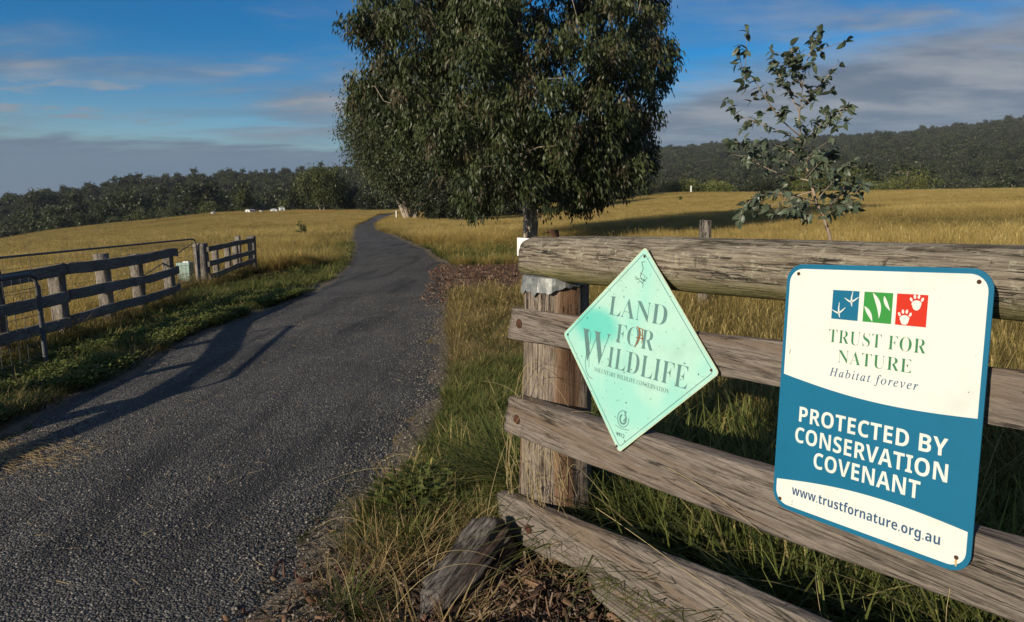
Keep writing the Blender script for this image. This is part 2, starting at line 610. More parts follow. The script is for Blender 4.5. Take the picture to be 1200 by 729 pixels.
# ------------------------------------------------------------------ scatter by geometry nodes (only for uncountable cover)
def scatter(name, label, cat, pts, rotz, scl, protos, tilt=None, idx=None):
    """pts (N,3); protos: list of unlinked objects"""
    n = len(pts)
    me = bpy.data.meshes.new(name)
    me.vertices.add(n)
    me.vertices.foreach_set('co', np.asarray(pts, dtype=np.float32).ravel())
    rot = np.zeros((n, 3), dtype=np.float32)
    rot[:, 2] = rotz
    if tilt is not None:
        rot[:, 0] = tilt[:, 0]
        rot[:, 1] = tilt[:, 1]
    a = me.attributes.new('rot', 'FLOAT_VECTOR', 'POINT')
    a.data.foreach_set('vector', rot.ravel())
    s = np.asarray(scl, dtype=np.float32)
    if s.ndim == 1:
        s = np.repeat(s[:, None], 3, 1)
    a = me.attributes.new('scl', 'FLOAT_VECTOR', 'POINT')
    a.data.foreach_set('vector', s.astype(np.float32).ravel())
    a = me.attributes.new('pick', 'INT', 'POINT')
    if idx is None:
        idx = rng.integers(0, len(protos), n)
    a.data.foreach_set('value', idx.astype(np.int32))
    c = bpy.data.collections.new(name + '_kinds')
    for i, p in enumerate(protos):
        if p.name not in c.objects:
            c.objects.link(p)
    ng = bpy.data.node_groups.new(name, 'GeometryNodeTree')
    ng.interface.new_socket('Geometry', in_out='INPUT', socket_type='NodeSocketGeometry')
    ng.interface.new_socket('Geometry', in_out='OUTPUT', socket_type='NodeSocketGeometry')
    gi = ng.nodes.new('NodeGroupInput')
    go = ng.nodes.new('NodeGroupOutput')
    ci = ng.nodes.new('GeometryNodeCollectionInfo')
    ci.inputs['Collection'].default_value = c
    ci.inputs['Separate Children'].default_value = True
    ci.inputs['Reset Children'].default_value = True
    ip = ng.nodes.new('GeometryNodeInstanceOnPoints')
    ip.inputs['Pick Instance'].default_value = True
    def na(nm, dt):
        q = ng.nodes.new('GeometryNodeInputNamedAttribute')
        q.data_type = dt
        q.inputs['Name'].default_value = nm
        return q.outputs['Attribute']
    Lk = ng.links.new
    Lk(gi.outputs[0], ip.inputs['Points'])
    Lk(ci.outputs[0], ip.inputs['Instance'])
    Lk(na('pick', 'INT'), ip.inputs['Instance Index'])
    Lk(na('rot', 'FLOAT_VECTOR'), ip.inputs['Rotation'])
    Lk(na('scl', 'FLOAT_VECTOR'), ip.inputs['Scale'])
    Lk(ip.outputs[0], go.inputs[0])
    o = obj(name, me)
    md = o.modifiers.new('scatter', 'NODES')
    md.node_group = ng
    tag(o, label, cat, kind='stuff')
    return o


def proto(name, me):
    return bpy.data.objects.new(name, me)


def tuft(name, mat, n, h0, h1, w, spread, lean, seed=0, curl=0.5, heads=0.0, segs=3, flat=0.0):
    g = np.random.default_rng(seed)
    vs, fs, cs = [], [], []
    o = 0
    for i in range(n):
        a = g.random() * 2 * math.pi
        rad = spread * math.sqrt(g.random())
        bx, by = rad * math.cos(a), rad * math.sin(a)
        d = a + g.normal(0, 0.9)
        h = h0 + (h1 - h0) * g.random()
        ln = lean * (0.3 + g.random())
        cu = curl * g.random()
        ww = w * (0.6 + 0.8 * g.random())
        px, py = -math.sin(d + g.normal(0, 0.5)), math.cos(d)
        q = math.hypot(px, py) + 1e-6
        px, py = px / q, py / q
        tone = g.random()
        for k in range(segs + 1):
            t = k / segs
            hx = h * (ln * t + cu * t * t)
            hz = h * (t - 0.45 * cu * t * t * (1 + flat))
            wd = ww * (1 - t ** 1.6) * 0.5 + (0.0004)
            cx, cy = bx + math.cos(d) * hx, by + math.sin(d) * hx
            vs.append((cx + px * wd, cy + py * wd, hz))
            vs.append((cx - px * wd, cy - py * wd, hz))
            cs += [(tone, t, 0)] * 2
            if k:
                b0 = o + 2 * (k - 1)
                fs.append((b0, b0 + 1, b0 + 3, b0 + 2))
        o += 2 * (segs + 1)
        if g.random() < heads:
            cx, cy, cz = bx + math.cos(d) * h * (ln + cu), by + math.sin(d) * h * (ln + cu), h * (1 - 0.45 * cu)
            L = h * 0.16
            e = 0.002 + ww * 0.6
            vs += [(cx, cy, cz - L * 0.5), (cx + px * e, cy + py * e, cz), (cx + math.cos(d) * L * 0.4, cy + math.sin(d) * L * 0.4, cz + L * 0.45), (cx - px * e, cy - py * e, cz)]
            fs.append((o, o + 1, o + 2, o + 3))
            cs += [(0.9, 1, 1)] * 4
            o += 4
    me = mesh_np(name, np.array(vs), np.array(fs), mat, smooth=False, col=np.array(cs))
    return proto(name, me)


def mat_grass(name, dark, mid, tip, dry, drymix, trans=0.3, patch=None):
    b = NB(name)
    t, k, hd = b.sep(b.attr('Col'))
    r = b.rand()
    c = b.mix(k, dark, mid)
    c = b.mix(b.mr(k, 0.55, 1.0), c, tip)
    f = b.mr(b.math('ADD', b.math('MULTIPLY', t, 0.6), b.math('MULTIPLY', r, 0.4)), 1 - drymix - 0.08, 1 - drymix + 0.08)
    c = b.mix(f, c, dry)
    c = b.mix(hd, c, dry)
    if patch:
        big = b.noise(b.pos(), 0.09, 4, 0.6)
        c = b.mix(b.math('MULTIPLY', b.mr(big, 0.46, 0.66), 0.6), c, patch)
        mid_ = b.noise(b.pos(), 0.6, 4, 0.6)
        c = b.mix(b.math('MULTIPLY', b.mr(mid_, 0.50, 0.70), 0.4), c, tuple(0.5 * q for q in patch))
    v = b.math('ADD', 0.72, b.math('MULTIPLY', r, 0.5))
    vv = b.nd('ShaderNodeVectorMath', operation='SCALE')
    b.set(vv.inputs[0], c)
    b.set(vv.inputs['Scale'], v)
    return b.finish_leaf(vv.outputs[0], vv.outputs[0], trans, 0.6, 0.15)


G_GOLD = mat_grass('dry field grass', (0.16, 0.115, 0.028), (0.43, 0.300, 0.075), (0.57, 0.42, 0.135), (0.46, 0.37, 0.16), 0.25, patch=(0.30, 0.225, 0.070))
G_OLIVE = mat_grass('half green field grass', (0.04, 0.04, 0.012), (0.13, 0.115, 0.03), (0.26, 0.20, 0.065), (0.36, 0.27, 0.10), 0.33)
G_GREEN = mat_grass('green grass', (0.034, 0.044, 0.012), (0.118, 0.145, 0.034), (0.195, 0.215, 0.062), (0.40, 0.31, 0.13), 0.20)
G_STRAW = mat_grass('straw', (0.18, 0.13, 0.06), (0.34, 0.25, 0.11), (0.42, 0.32, 0.16), (0.30, 0.2, 0.08), 0.3, 0.2)

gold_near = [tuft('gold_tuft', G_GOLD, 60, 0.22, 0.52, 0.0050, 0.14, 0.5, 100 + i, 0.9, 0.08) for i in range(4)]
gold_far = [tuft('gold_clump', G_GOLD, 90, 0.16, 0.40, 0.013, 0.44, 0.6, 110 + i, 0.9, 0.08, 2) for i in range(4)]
olive_near = [tuft('olive_tuft', G_OLIVE, 46, 0.20, 0.48, 0.006, 0.13, 0.5, 120 + i, 0.9, 0.15) for i in range(4)]
green_short = [tuft('green_tuft', G_GREEN, 44, 0.05, 0.16, 0.006, 0.11, 0.6, 130 + i, 0.7, 0.0) for i in range(4)]
green_far = [tuft('green_clump', G_GREEN, 50, 0.08, 0.24, 0.016, 0.35, 0.5, 140 + i, 0.7, 0.0, 2) for i in range(3)]
green_long = [tuft('long_green_tuft', G_GREEN, 36, 0.18, 0.46, 0.010, 0.10, 0.55, 150 + i, 1.0, 0.0, 5, 0.5) for i in range(5)]
straw_low = [tuft('straw_tuft', G_STRAW, 40, 0.05, 0.16, 0.004, 0.10, 1.1, 160 + i, 0.6, 0.0) for i in range(3)]


def sector(n, r0, r1, a0=-43, a1=44, power=2.0):
    """random ground points, uniform in area (power 2) between two radii"""
    u = rng.random(n)
    r = (r0 ** power + (r1 ** power - r0 ** power) * u) ** (1 / power)
    a = np.radians(a0 + (a1 - a0) * rng.random(n))
    return r * np.sin(a), r * np.cos(a)


def p3(x, y, dz=-0.01):
    return np.column_stack([x, y, T(x, y) + dz])


def sel(mask, *arr):
    return [a[mask] for a in arr]


# golden field -----------------------------------------------------------
X, Y, S, I = [], [], [], []
for n, r0, r1, s0 in ((17000, 2.2, 14, 0.85), (48000, 14, 45, 0.95)):
    x, y = sector(n, r0, r1)
    g, l, v, w = zones(x, y)
    d, side = road_dist(x, y)
    s, off = fence_so(x, y)
    keep = (rng.random(n) > np.maximum.reduce([g * 0.93, l, v])) & (d > 0.25) & ~((side > 0) & (off < 0.35)) & ~((side > 0) & (y < 12.5) & (x < 1.0))
    # left verge in front of the fence stays short
    fx = np.interp(y, [0, 3.5, 6.2, 7.5, 12.4, 15, 19], [-5.4, -5.2, -5.45, -5.7, -6.25, -6.95, -7.4])
    keep &= ~((side < 0) & (x > fx - 0.32) & (y < 19.5))
    bxd = np.abs(x + 8.35 * y / 17.4)          # line of sight to the utility box
    keep &= ~((bxd < 0.55) & (y > 14.6) & (y < 17.9))
    x, y = sel(keep, x, y)
    X.append(x); Y.append(y)
    S.append(s0 * (0.7 + 0.6 * rng.random(len(x))) * (0.7 + 0.6 * vnoise(x, y, 0.25)))
    ol = (vnoise(x, y, 0.12) + 0.35 * rng.random(len(x)) + 0.45 * (np.hypot(x, y) < 11) * (x > 0)) > 0.86
    I.append(np.where(ol, 4, 0) + rng.integers(0, 4, len(x)))
X, Y, S, I = map(np.concatenate, (X, Y, S, I))
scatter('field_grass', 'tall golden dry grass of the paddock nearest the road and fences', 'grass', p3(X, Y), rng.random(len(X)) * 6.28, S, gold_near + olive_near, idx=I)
x, y = sector(90000, 40, 152, power=1.5)
g, l, v, w = zones(x, y)
d, side = road_dist(x, y)
keep = (rng.random(len(x)) > g * 0.9) & (d > 0.35)
x, y = sel(keep, x, y)
scatter('far_field_grass', 'golden dry grass covering the far paddock up to the trees', 'grass', p3(x, y), rng.random(len(x)) * 6.28, (0.8 + 0.5 * rng.random(len(x))) * (0.75 + 0.5 * vnoise(x, y, 0.1)), gold_far)

# green verge -------------------------------------------------------------
x, y = sector(30000, 2.2, 36)
g, l, v, w = zones(x, y)
d, side = road_dist(x, y)
s, off = fence_so(x, y)
keep = (rng.random(len(x)) < g * 1.1 * (1 - 0.9 * w) * np.where((side > 0) & (off < 0.1), smooth01((y - 2.1) / 0.7), 1)) & (d > 0.10) & ~((np.abs(off - 0.10) < 0.28) & (s > -0.35)) & (rng.random(len(x)) < np.where(y < 20, 1, 0.8))
x, y = sel(keep, x, y)
thin = (side[keep] < 0) | (y > 9) | (fence_so(x, y)[1] > 0.1) | (rng.random(len(x)) < 0.45)
x, y = sel(thin, x, y)
scatter('verge_grass', 'short green grass along both road verges', 'grass', p3(x, y), rng.random(len(x)) * 6.28, 0.75 + 0.7 * rng.random(len(x)), green_short)
x, y = sector(16000, 16, 90)
g, l, v, w = zones(x, y)
d, side = road_dist(x, y)
keep = (rng.random(len(x)) < g) & (d > 0.4)
x, y = sel(keep, x, y)
scatter('roadside_grass', 'green grass band beside the far part of the road', 'grass', p3(x, y), rng.random(len(x)) * 6.28, 0.8 + 0.6 * rng.random(len(x)), green_far)

# taller grass left standing along the left fence lines
n = 900
t = rng.random(n)
fy = 4 + 15.5 * t
fx = np.interp(fy, [0, 3.5, 6.2, 7.5, 12.4, 15, 19], [-5.35, -5.15, -5.42, -5.65, -6.2, -6.85, -7.3])
x = fx + rng.normal(-0.05, 0.16, n)
keep = ~((fy > 12.7) & (fy < 14.6))
x, fy = sel(keep, x, fy)
scatter('fence_line_grass', 'taller half dry grass standing along the grey left fences', 'grass', p3(x, fy), rng.random(len(x)) * 6.28, 0.45 + 0.5 * rng.random(len(x)), olive_near + green_long[:2])

# long rank grass behind the near fence -----------------------------------
n = 3600
s = rng.uniform(-0.7, 3.2, n)
off = 0.34 + 3.6 * rng.random(n) ** 1.3
x, y = FB[0] + EX[0] * s + EY[0] * off, FB[1] + EX[1] * s + EY[1] * off
mix_ol = rng.random(n) < smooth01((off - 0.9) / 2.0) * 0.8
d, side = road_dist(x, y)
keep = (np.hypot(x, y) > 0.9) & (d > 0.3)
x, y, mix_ol = sel(keep, x, y, mix_ol)
scatter('rank_grass', 'long lush green grass growing behind the sign fence', 'grass', p3(x, y), rng.random(len(x)) * 6.28, 0.7 + 0.6 * rng.random(len(x)),
        green_long + olive_near, idx=np.where(mix_ol, 5 + rng.integers(0, 4, len(x)), rng.integers(0, 5, len(x))))

# a few long green clumps round the gate post and verge
pts = []
for px, py, k, sp in ((560, 560, 16, 0.09), (545, 590, 10, 0.08), (575, 520, 12, 0.08), (470, 600, 14, 0.06), (480, 630, 5, 0.05), (425, 700, 4, 0.07), (580, 470, 6, 0.12), (560, 430, 5, 0.2)):
    q = at(px, py, 1.0) - np.array([0, 0, EYE])
    t = -EYE / q[2]
    cx, cy = q[0] * t, q[1] * t
    for _ in range(k):
        pts.append((cx + rng.normal(0, sp), cy + rng.normal(0, sp)))
pts = np.array(pts)
scatter('verge_clumps', 'long green grass clumps between the road edge and the gate post', 'grass', p3(pts[:, 0], pts[:, 1]), rng.random(len(pts)) * 6.28, 0.35 + 0.3 * rng.random(len(pts)), green_long)

# low mixed cover between the road edge and the fence line
n = 9000
y = rng.uniform(2.7, 12.0, n)
x = re(y) + 0.05 + 2.6 * rng.random(n) ** 1.25
s, off = fence_so(x, y)
keep = ~((off > -0.10) & (off < 0.40) & (s > -0.4)) & (x < 0.35 * y - 0.2)
x, y = sel(keep, x, y)
dry = (vnoise(x, y, 0.9) * 0.7 + 0.3 * rng.random(len(x)) + 0.045 * (y - 6)) > 0.44
scatter('verge_cover', 'patchy low green and dry grass between the road and the gate post', 'grass', p3(x, y), rng.random(len(x)) * 6.28, (0.45 + 0.5 * rng.random(len(x))) * np.where(dry, 0.9, 0.85),
        green_short + straw_low + olive_near[:2], idx=np.where(dry, np.where(rng.random(len(x)) < 0.06, 4 + rng.integers(0, 2, len(x)), 6 + rng.integers(0, 3, len(x))), rng.integers(0, 4, len(x))))   # kinds are picked in name order

# straw and dead stalks at the edges -------------------------------------
x, y = sector(26000, 1.6, 22, -44, 12)
g, l, v, w = zones(x, y)
d, side = road_dist(x, y)
s, off = fence_so(x, y)
dens = np.where(side > 0, smooth01((0.9 - np.abs(d - 0.35)) / 0.7) * 0.75 + 0.30 * (y > 4) * (y < 12.5) * (d < 3), smooth01((0.35 - np.abs(d - 0.25)) / 0.3) * 0.35)
dens = dens * smooth01((y - 1.9) / 1.2)
keep = (rng.random(len(x)) < dens) & (d > 0.02) & (off < 0.05)
x, y = sel(keep, x, y)
scatter('dry_verge_straw', 'low bleached straw lying along the ragged road edge', 'straw', p3(x, y), rng.random(len(x)) * 6.28, 0.6 + 0.8 * rng.random(len(x)), straw_low)


# broad leaved weeds ------------------------------------------------------
def weed(name, mat, seed):
    g = np.random.default_rng(seed)
    vs, fs, cs, o = [], [], [], 0
    for i in range(46):
        a = g.random() * 6.28
        el_ = g.uniform(0.1, 1.2)
        rr_ = 0.10 * math.sqrt(g.random())
        c = np.array([rr_ * math.cos(a), rr_ * math.sin(a), 0.02 + 0.10 * g.random()])
        d = np.array([math.cos(a) * math.cos(el_), math.sin(a) * math.cos(el_), math.sin(el_) * 0.6])
        sd = np.array([-math.sin(a), math.cos(a), g.normal(0, 0.3)])
        L, W = g.uniform(0.025, 0.05), g.uniform(0.009, 0.016)
        vs += [c, c + d * L * 0.5 + sd * W, c + d * L, c + d * L * 0.5 - sd * W]
        fs.append((o, o + 1, o + 2, o + 3))
        cs += [(g.random(), 0.4, 0), (0.5, 0.7, 0), (0.5, 0.9, 0), (0.5, 0.7, 0)]
        o += 4
    return proto(name, mesh_np(name, np.array(vs), np.array(fs), mat, col=np.array(cs)))


weeds = [weed('weed', G_GREEN, 900 + i) for i in range(4)]
n = 1500
y = rng.uniform(2.9, 9.0, n)
x = re(y) + 0.12 + np.abs(rng.normal(0, 0.45, n))
s, off = fence_so(x, y)
keep = (off < 0.0) & (vnoise(x, y, 1.6) > 0.35 + 0.05 * (y - 3))
x, y = sel(keep, x, y)
scatter('verge_weeds', 'low broad leaved green weeds on the verge left of the gate post', 'weeds', p3(x, y), rng.random(len(x)) * 6.28, 0.7 + 0.8 * rng.random(len(x)), weeds)
n = 2600
y = rng.uniform(4.5, 13, n)
x = le(y) - 0.05 - np.abs(rng.normal(0, 0.6, n))
keep = vnoise(x, y, 1.1) > 0.42
x, y = sel(keep, x, y)
scatter('left_verge_weeds', 'low green clover along the left edge of the road', 'weeds', p3(x, y), rng.random(len(x)) * 6.28, 0.6 + 0.6 * rng.random(len(x)), weeds)


# loose stone, chips, leaf litter ------------------------------------------
def mat_rand(name, cols, rough=0.9):
    b = NB(name)
    r = b.rand()
    n = b.noise(b.vec((1, 1, 1)), 60, 3)
    ra = b.nd('ShaderNodeValToRGB')
    ra.color_ramp.interpolation = 'CONSTANT'
    els = ra.color_ramp.elements
    while len(els) < len(cols):
        els.new(0.5)
    for i, c in enumerate(cols):
        els[i].position = i / len(cols)
        els[i].color = (*c, 1)
    b.set(ra.inputs[0], r)
    c = b.mix(b.math('MULTIPLY', n, 0.6), ra.outputs[0], (0.03, 0.025, 0.02))
    return b.finish(c, rough, spec=0.2)


def stone(name, mat, seed, flat=0.6):
    g = np.random.default_rng(seed)
    t = (1 + 5 ** .5) / 2
    v = np.array([(-1, t, 0), (1, t, 0), (-1, -t, 0), (1, -t, 0), (0, -1, t), (0, 1, t), (0, -1, -t), (0, 1, -t), (t, 0, -1), (t, 0, 1), (-t, 0, -1), (-t, 0, 1)], float) / 1.9
    f = np.array([(0, 11, 5), (0, 5, 1), (0, 1, 7), (0, 7, 10), (0, 10, 11), (1, 5, 9), (5, 11, 4), (11, 10, 2), (10, 7, 6), (7, 1, 8), (3, 9, 4), (3, 4, 2), (3, 2, 6), (3, 6, 8), (3, 8, 9), (4, 9, 5), (2, 4, 11), (6, 2, 10), (8, 6, 7), (9, 8, 1)])
    v = v * (1 + g.normal(0, 0.22, v.shape))
    v[:, 2] *= flat
    return proto(name, mesh_np(name, v, f, mat))


ST = mat_rand('loose stone', [(0.04, 0.04, 0.04), (0.09, 0.087, 0.082), (0.15, 0.14, 0.13), (0.05, 0.05, 0.05), (0.20, 0.185, 0.16), (0.07, 0.07, 0.068), (0.11, 0.105, 0.10), (0.36, 0.33, 0.28)])
stones = [stone('stone', ST, 40 + i) for i in range(5)]
n = 42000
y = 1.2 + 11 * rng.random(n) ** 1.6
x = le(y) + (re(y) - le(y)) * rng.random(n)
keep = np.abs(np.arctan2(x, y)) < R(45)
x, y = sel(keep, x, y)
n = len(x)
t = np.clip((x - le(y)) / (re(y) - le(y)), 0, 1)
zz = T(x, y) + 0.045 * (1 - np.abs(2 * t - 1) ** 3.0) - 0.010 - 0.012 * (np.exp(-((t - 0.28) / 0.10) ** 2) + np.exp(-((t - 0.74) / 0.10) ** 2))
scatter('road_chippings', 'coarse dark stone chippings bedded in the road surface', 'gravel', np.column_stack([x, y, zz + 0.0005]), rng.random(n) * 6.28, 0.0030 + 0.0042 * rng.random(n) ** 1.5, stones, tilt=rng.normal(0, 0.4, (n, 2)))
# stray gravel along the right edge
PG = mat_rand('pale gravel', [(0.30, 0.27, 0.22), (0.20, 0.18, 0.15), (0.12, 0.11, 0.10), (0.36, 0.32, 0.26), (0.08, 0.075, 0.07)])
pstones = [stone('pale_stone', PG, 60 + i) for i in range(4)]
n = 5200
y = rng.uniform(1.6, 13, n)
x = re(y) + rng.normal(-0.10, 0.25, n)
scatter('edge_gravel', 'pale loose gravel spilled along the right road edge', 'gravel', p3(x, y, 0.012), rng.random(n) * 6.28, 0.003 + 0.006 * rng.random(n) ** 2, pstones, tilt=rng.normal(0, 0.4, (n, 2)))


def flake(name, mat, seed, L, W, bend=0.2):
    g = np.random.default_rng(seed)
    xs = np.linspace(-0.5, 0.5, 4)
    vs, fs = [], []
    for i, q in enumerate(xs):
        w = W * (0.5 + 0.6 * (1 - abs(2 * q) ** 2)) * 0.5 * g.uniform(0.7, 1.2)
        z = bend * L * (q * q) + g.normal(0, 0.02) * L
        for sy in (-1, 1):
            for sz in (0, 1):
                vs.append((q * L, sy * w, z + sz * W * 0.18 + g.normal(0, 0.03) * W))
    for i in range(3):
        a, b_ = i * 4, (i + 1) * 4
        fs += [(a, b_, b_ + 1, a + 1), (a + 2, a + 3, b_ + 3, b_ + 2), (a + 1, b_ + 1, b_ + 3, a + 3), (a, a + 2, b_ + 2, b_)]
    fs += [(0, 1, 3, 2), (12, 14, 15, 13)]
    return proto(name, mesh_np(name, np.array(vs), np.array(fs), mat))


CH = mat_rand('wood chip', [(0.20, 0.13, 0.075), (0.12, 0.075, 0.045), (0.28, 0.20, 0.13), (0.07, 0.05, 0.035), (0.24, 0.21, 0.17), (0.16, 0.12, 0.085), (0.05, 0.04, 0.03)])
LT = mat_rand('leaf litter', [(0.13, 0.062, 0.040), (0.19, 0.095, 0.060), (0.08, 0.045, 0.032), (0.25, 0.15, 0.09), (0.15, 0.075, 0.05), (0.31, 0.22, 0.15)])
chips = [flake('chip', CH, 70 + i, 0.035, 0.012, 0.15) for i in range(5)]
leaves_dry = [flake('dry_leaf', LT, 80 + i, 0.10, 0.018, 0.5) for i in range(4)]
n = 11000
a = rng.random(n) * 6.28
rr_ = 0.72 * np.sqrt(rng.random(n)) * (1 + 0.3 * rng.normal(0, 1, n))
cx, cy = 0.06, 2.30
x, y = cx + rr_ * np.cos(a) * 1.15, cy + rr_ * np.sin(a) * 0.9
s, off = fence_so(x, y)
keep = (off < 0.30)
x, y = sel(keep, x, y)
n = len(x)
scatter('wood_chips', 'rotten brown wood chips heaped round the foot of the gate post', 'wood chips', p3(x, y, 0.004 + 0.03 * rng.random(n) * np.exp(-((x - cx) ** 2 + (y - cy) ** 2) / 0.15)), rng.random(n) * 6.28, np.column_stack([0.2 + 1.5 * rng.random(n) ** 2.5, 0.25 + 1.1 * rng.random(n) ** 2, 0.4 + 0.8 * rng.random(n)]), chips + leaves_dry[:1], tilt=rng.normal(0, 0.45, (n, 2)))
n = 3000
y = rng.uniform(1.7, 3.2, n)
x = re(y) + 0.15 + np.abs(rng.normal(0.1, 0.3, n))
s, off = fence_so(x, y)
x, y = sel(off < -0.02, x, y)
n = len(x)
scatter('verge_chips', 'grey brown twigs and chips on the bare verge', 'wood chips', p3(x, y, 0.004), rng.random(n) * 6.28, np.column_stack([0.2 + 1.2 * rng.random(n) ** 2.5, 0.2 + 0.7 * rng.random(n) ** 2, 0.3 + 0.6 * rng.random(n)]), chips, tilt=rng.normal(0, 0.35, (n, 2)))
n = 9000
x = rng.uniform(-2.0, 7.5, n)
y = rng.uniform(10.0, 20.0, n)
g, l, v, w = zones(x, y)
d, side = road_dist(x, y)
keep = (rng.random(n) < l * 0.9 + 0.10 * (d < 1)) & (d > -0.5)
x, y = sel(keep, x, y)
n = len(x)
scatter('bark_litter', 'reddish brown leaf and bark litter beside the road beyond the gate post', 'leaf litter', p3(x, y, 0.015), rng.random(n) * 6.28, 0.6 + 1.2 * rng.random(n), leaves_dry, tilt=rng.normal(0, 0.35, (n, 2)))
# straw patch on the left of the road
n = 900
x = rng.normal(-3.15, 0.26, n)
y = rng.normal(4.15, 0.16, n) - 0.25 * (x + 3.15)
STW = mat_rand('straw litter', [(0.58, 0.42, 0.19), (0.48, 0.33, 0.14), (0.62, 0.48, 0.26), (0.32, 0.21, 0.09)])
straws = [flake('straw', STW, 90 + i, 0.09, 0.004, 0.2) for i in range(3)]
scatter('straw_patch', 'flat patch of pale straw on the asphalt at the left', 'straw', p3(x, y, 0.026), rng.normal(-0.3, 0.5, n), 0.3 + 0.6 * rng.random(n), straws, tilt=rng.normal(0, 0.03, (n, 2)))
n = 260
y = 1.3 + 9 * rng.random(n)
x = le(y) + (re(y) - le(y)) * rng.random(n)
scatter('road_straw', 'single straws scattered over the asphalt', 'straw', p3(x, y, 0.04), rng.random(n) * 6.28, 0.3 + 0.8 * rng.random(n), straws)


# ------------------------------------------------------------------ timber
def mat_wood(name, light, dark, axis='X', red=None, lichen=0.0, moss=None, crack=0.5, bump=0.6, zrange=None):
    b = NB(name)
    k = {'X': (2.4, 44, 44), 'Z': (44, 44, 2.4), 'Y': (44, 2.4, 44)}[axis]
    kc = {'X': (0.9, 20, 20), 'Z': (20, 20, 0.9), 'Y': (20, 0.9, 20)}[axis]
    v = b.vec(k)
    g1 = b.noise(v, 2.6, 8, 0.68, 0.35)
    g2 = b.noise(b.vec(kc, loc=(3.1, 7.7, 1.3)), 1.7, 5, 0.6, 0.5)
    pl = b.vec((1, 1, 1))
    big = b.noise(pl, 3.0, 4, 0.6)
    fine = b.noise(v, 9.0, 4, 0.7)
    c = b.mix(b.mr(g1, 0.34, 0.62), dark, light)
    c = b.mix(b.math('MULTIPLY', b.mr(fine, 0.52, 0.66), 0.55), c, tuple(0.55 * q for q in dark))
    c = b.mix(b.math('MULTIPLY', b.mr(big, 0.4, 0.7), 0.45), c, tuple(0.55 * q for q in light))
    if red:
        c = b.mix(b.math('MULTIPLY', b.mr(b.noise(b.vec(kc, loc=(9, 2, 4)), 0.5, 4), 0.52, 0.64), 0.8), c, red)
    ck = b.math('SUBTRACT', 1.0, b.mr(b.math('ABSOLUTE', b.math('SUBTRACT', g2, 0.5)), 0.0, 0.022))
    ck = b.math('MULTIPLY', ck, b.mr(big, 0.40, 0.60))
    c = b.mix(b.math('MULTIPLY', ck, crack), c, tuple(0.18 * q for q in dark))
    if lichen:
        ln = b.noise(pl, 42, 5, 0.75)
        c = b.mix(b.math('MULTIPLY', b.mr(ln, 0.56, 0.64), lichen), c, (0.36, 0.34, 0.25))
        ln2 = b.noise(b.vec((1, 1, 1), loc=(5, 5, 5)), 26, 5, 0.75)
        c = b.mix(b.math('MULTIPLY', b.mr(ln2, 0.58, 0.66), lichen), c, (0.05, 0.042, 0.03))
    if moss:
        zc = b.sep(b.tc.outputs['Object'])[2]
        xc = b.sep(b.tc.outputs['Object'])[0]
        zc = b.math('SUBTRACT', zc, b.math('MULTIPLY', xc, 0.030))
        mz = b.math('ADD', zc, b.math('MULTIPLY', b.math('SUBTRACT', b.noise(pl, 7, 4, 0.65), 0.5), 0.07))
        c = b.mix(b.math('MULTIPLY', b.mr(mz, moss[0], moss[1]), 0.9), c, moss[2])
    h = b.math('ADD', b.math('MULTIPLY', g1, 0.7), b.math('MULTIPLY', fine, 0.4))
    h = b.math('SUBTRACT', h, b.math('MULTIPLY', ck, 1.2 * crack))
    return b.finish(c, 0.88, b.bump(h, bump, 0.008), spec=0.15)


W_RAIL = mat_wood('weathered rail timber', (0.245, 0.210, 0.175), (0.085, 0.069, 0.056), 'X', red=(0.17, 0.125, 0.088), crack=0.8, bump=0.9)
W_LOG = mat_wood('lichened log', (0.31, 0.27, 0.205), (0.085, 0.066, 0.045), 'X', lichen=0.75, moss=(1.180, 1.125, (0.20, 0.185, 0.075)), crack=0.9, bump=1.0)
W_POST = mat_wood('split post timber', (0.33, 0.275, 0.215), (0.085, 0.066, 0.050), 'Z', red=(0.23, 0.125, 0.065), crack=1.0, bump=1.3)
W_DARKP = mat_wood('grey fence post', (0.32, 0.285, 0.24), (0.085, 0.072, 0.060), 'Z', crack=1.0, bump=1.3)
W_DARKR = mat_wood('grey fence rail', (0.29, 0.26, 0.225), (0.11, 0.098, 0.085), 'Y', crack=0.6, bump=0.7)
W_STUMP = mat_wood('rotten stump', (0.19, 0.170, 0.150), (0.014, 0.012, 0.011), 'X', red=(0.07, 0.04, 0.03), crack=0.9, bump=1.2)


def simple(name, col, rough=0.5, metallic=0.0, spec=0.4, var=0.25, scale=20, bump=0.1):
    b = NB(name)
    n = b.noise(b.vec(), scale, 5, 0.65)
    c = b.mix(b.math('MULTIPLY', n, var), col, tuple(0.35 * q for q in col))
    return b.finish(c, rough, b.bump(n, bump, 0.004), spec=spec, metallic=metallic)


RUST = simple('rusty iron', (0.10, 0.042, 0.022), 0.9, 0.2, var=0.8, scale=300)
GALV = simple('galvanised tube', (0.13, 0.14, 0.15), 0.6, 0.4, var=0.5, scale=14)
WHITEP = simple('white paint', (0.78, 0.79, 0.76), 0.5, var=0.15, scale=9)


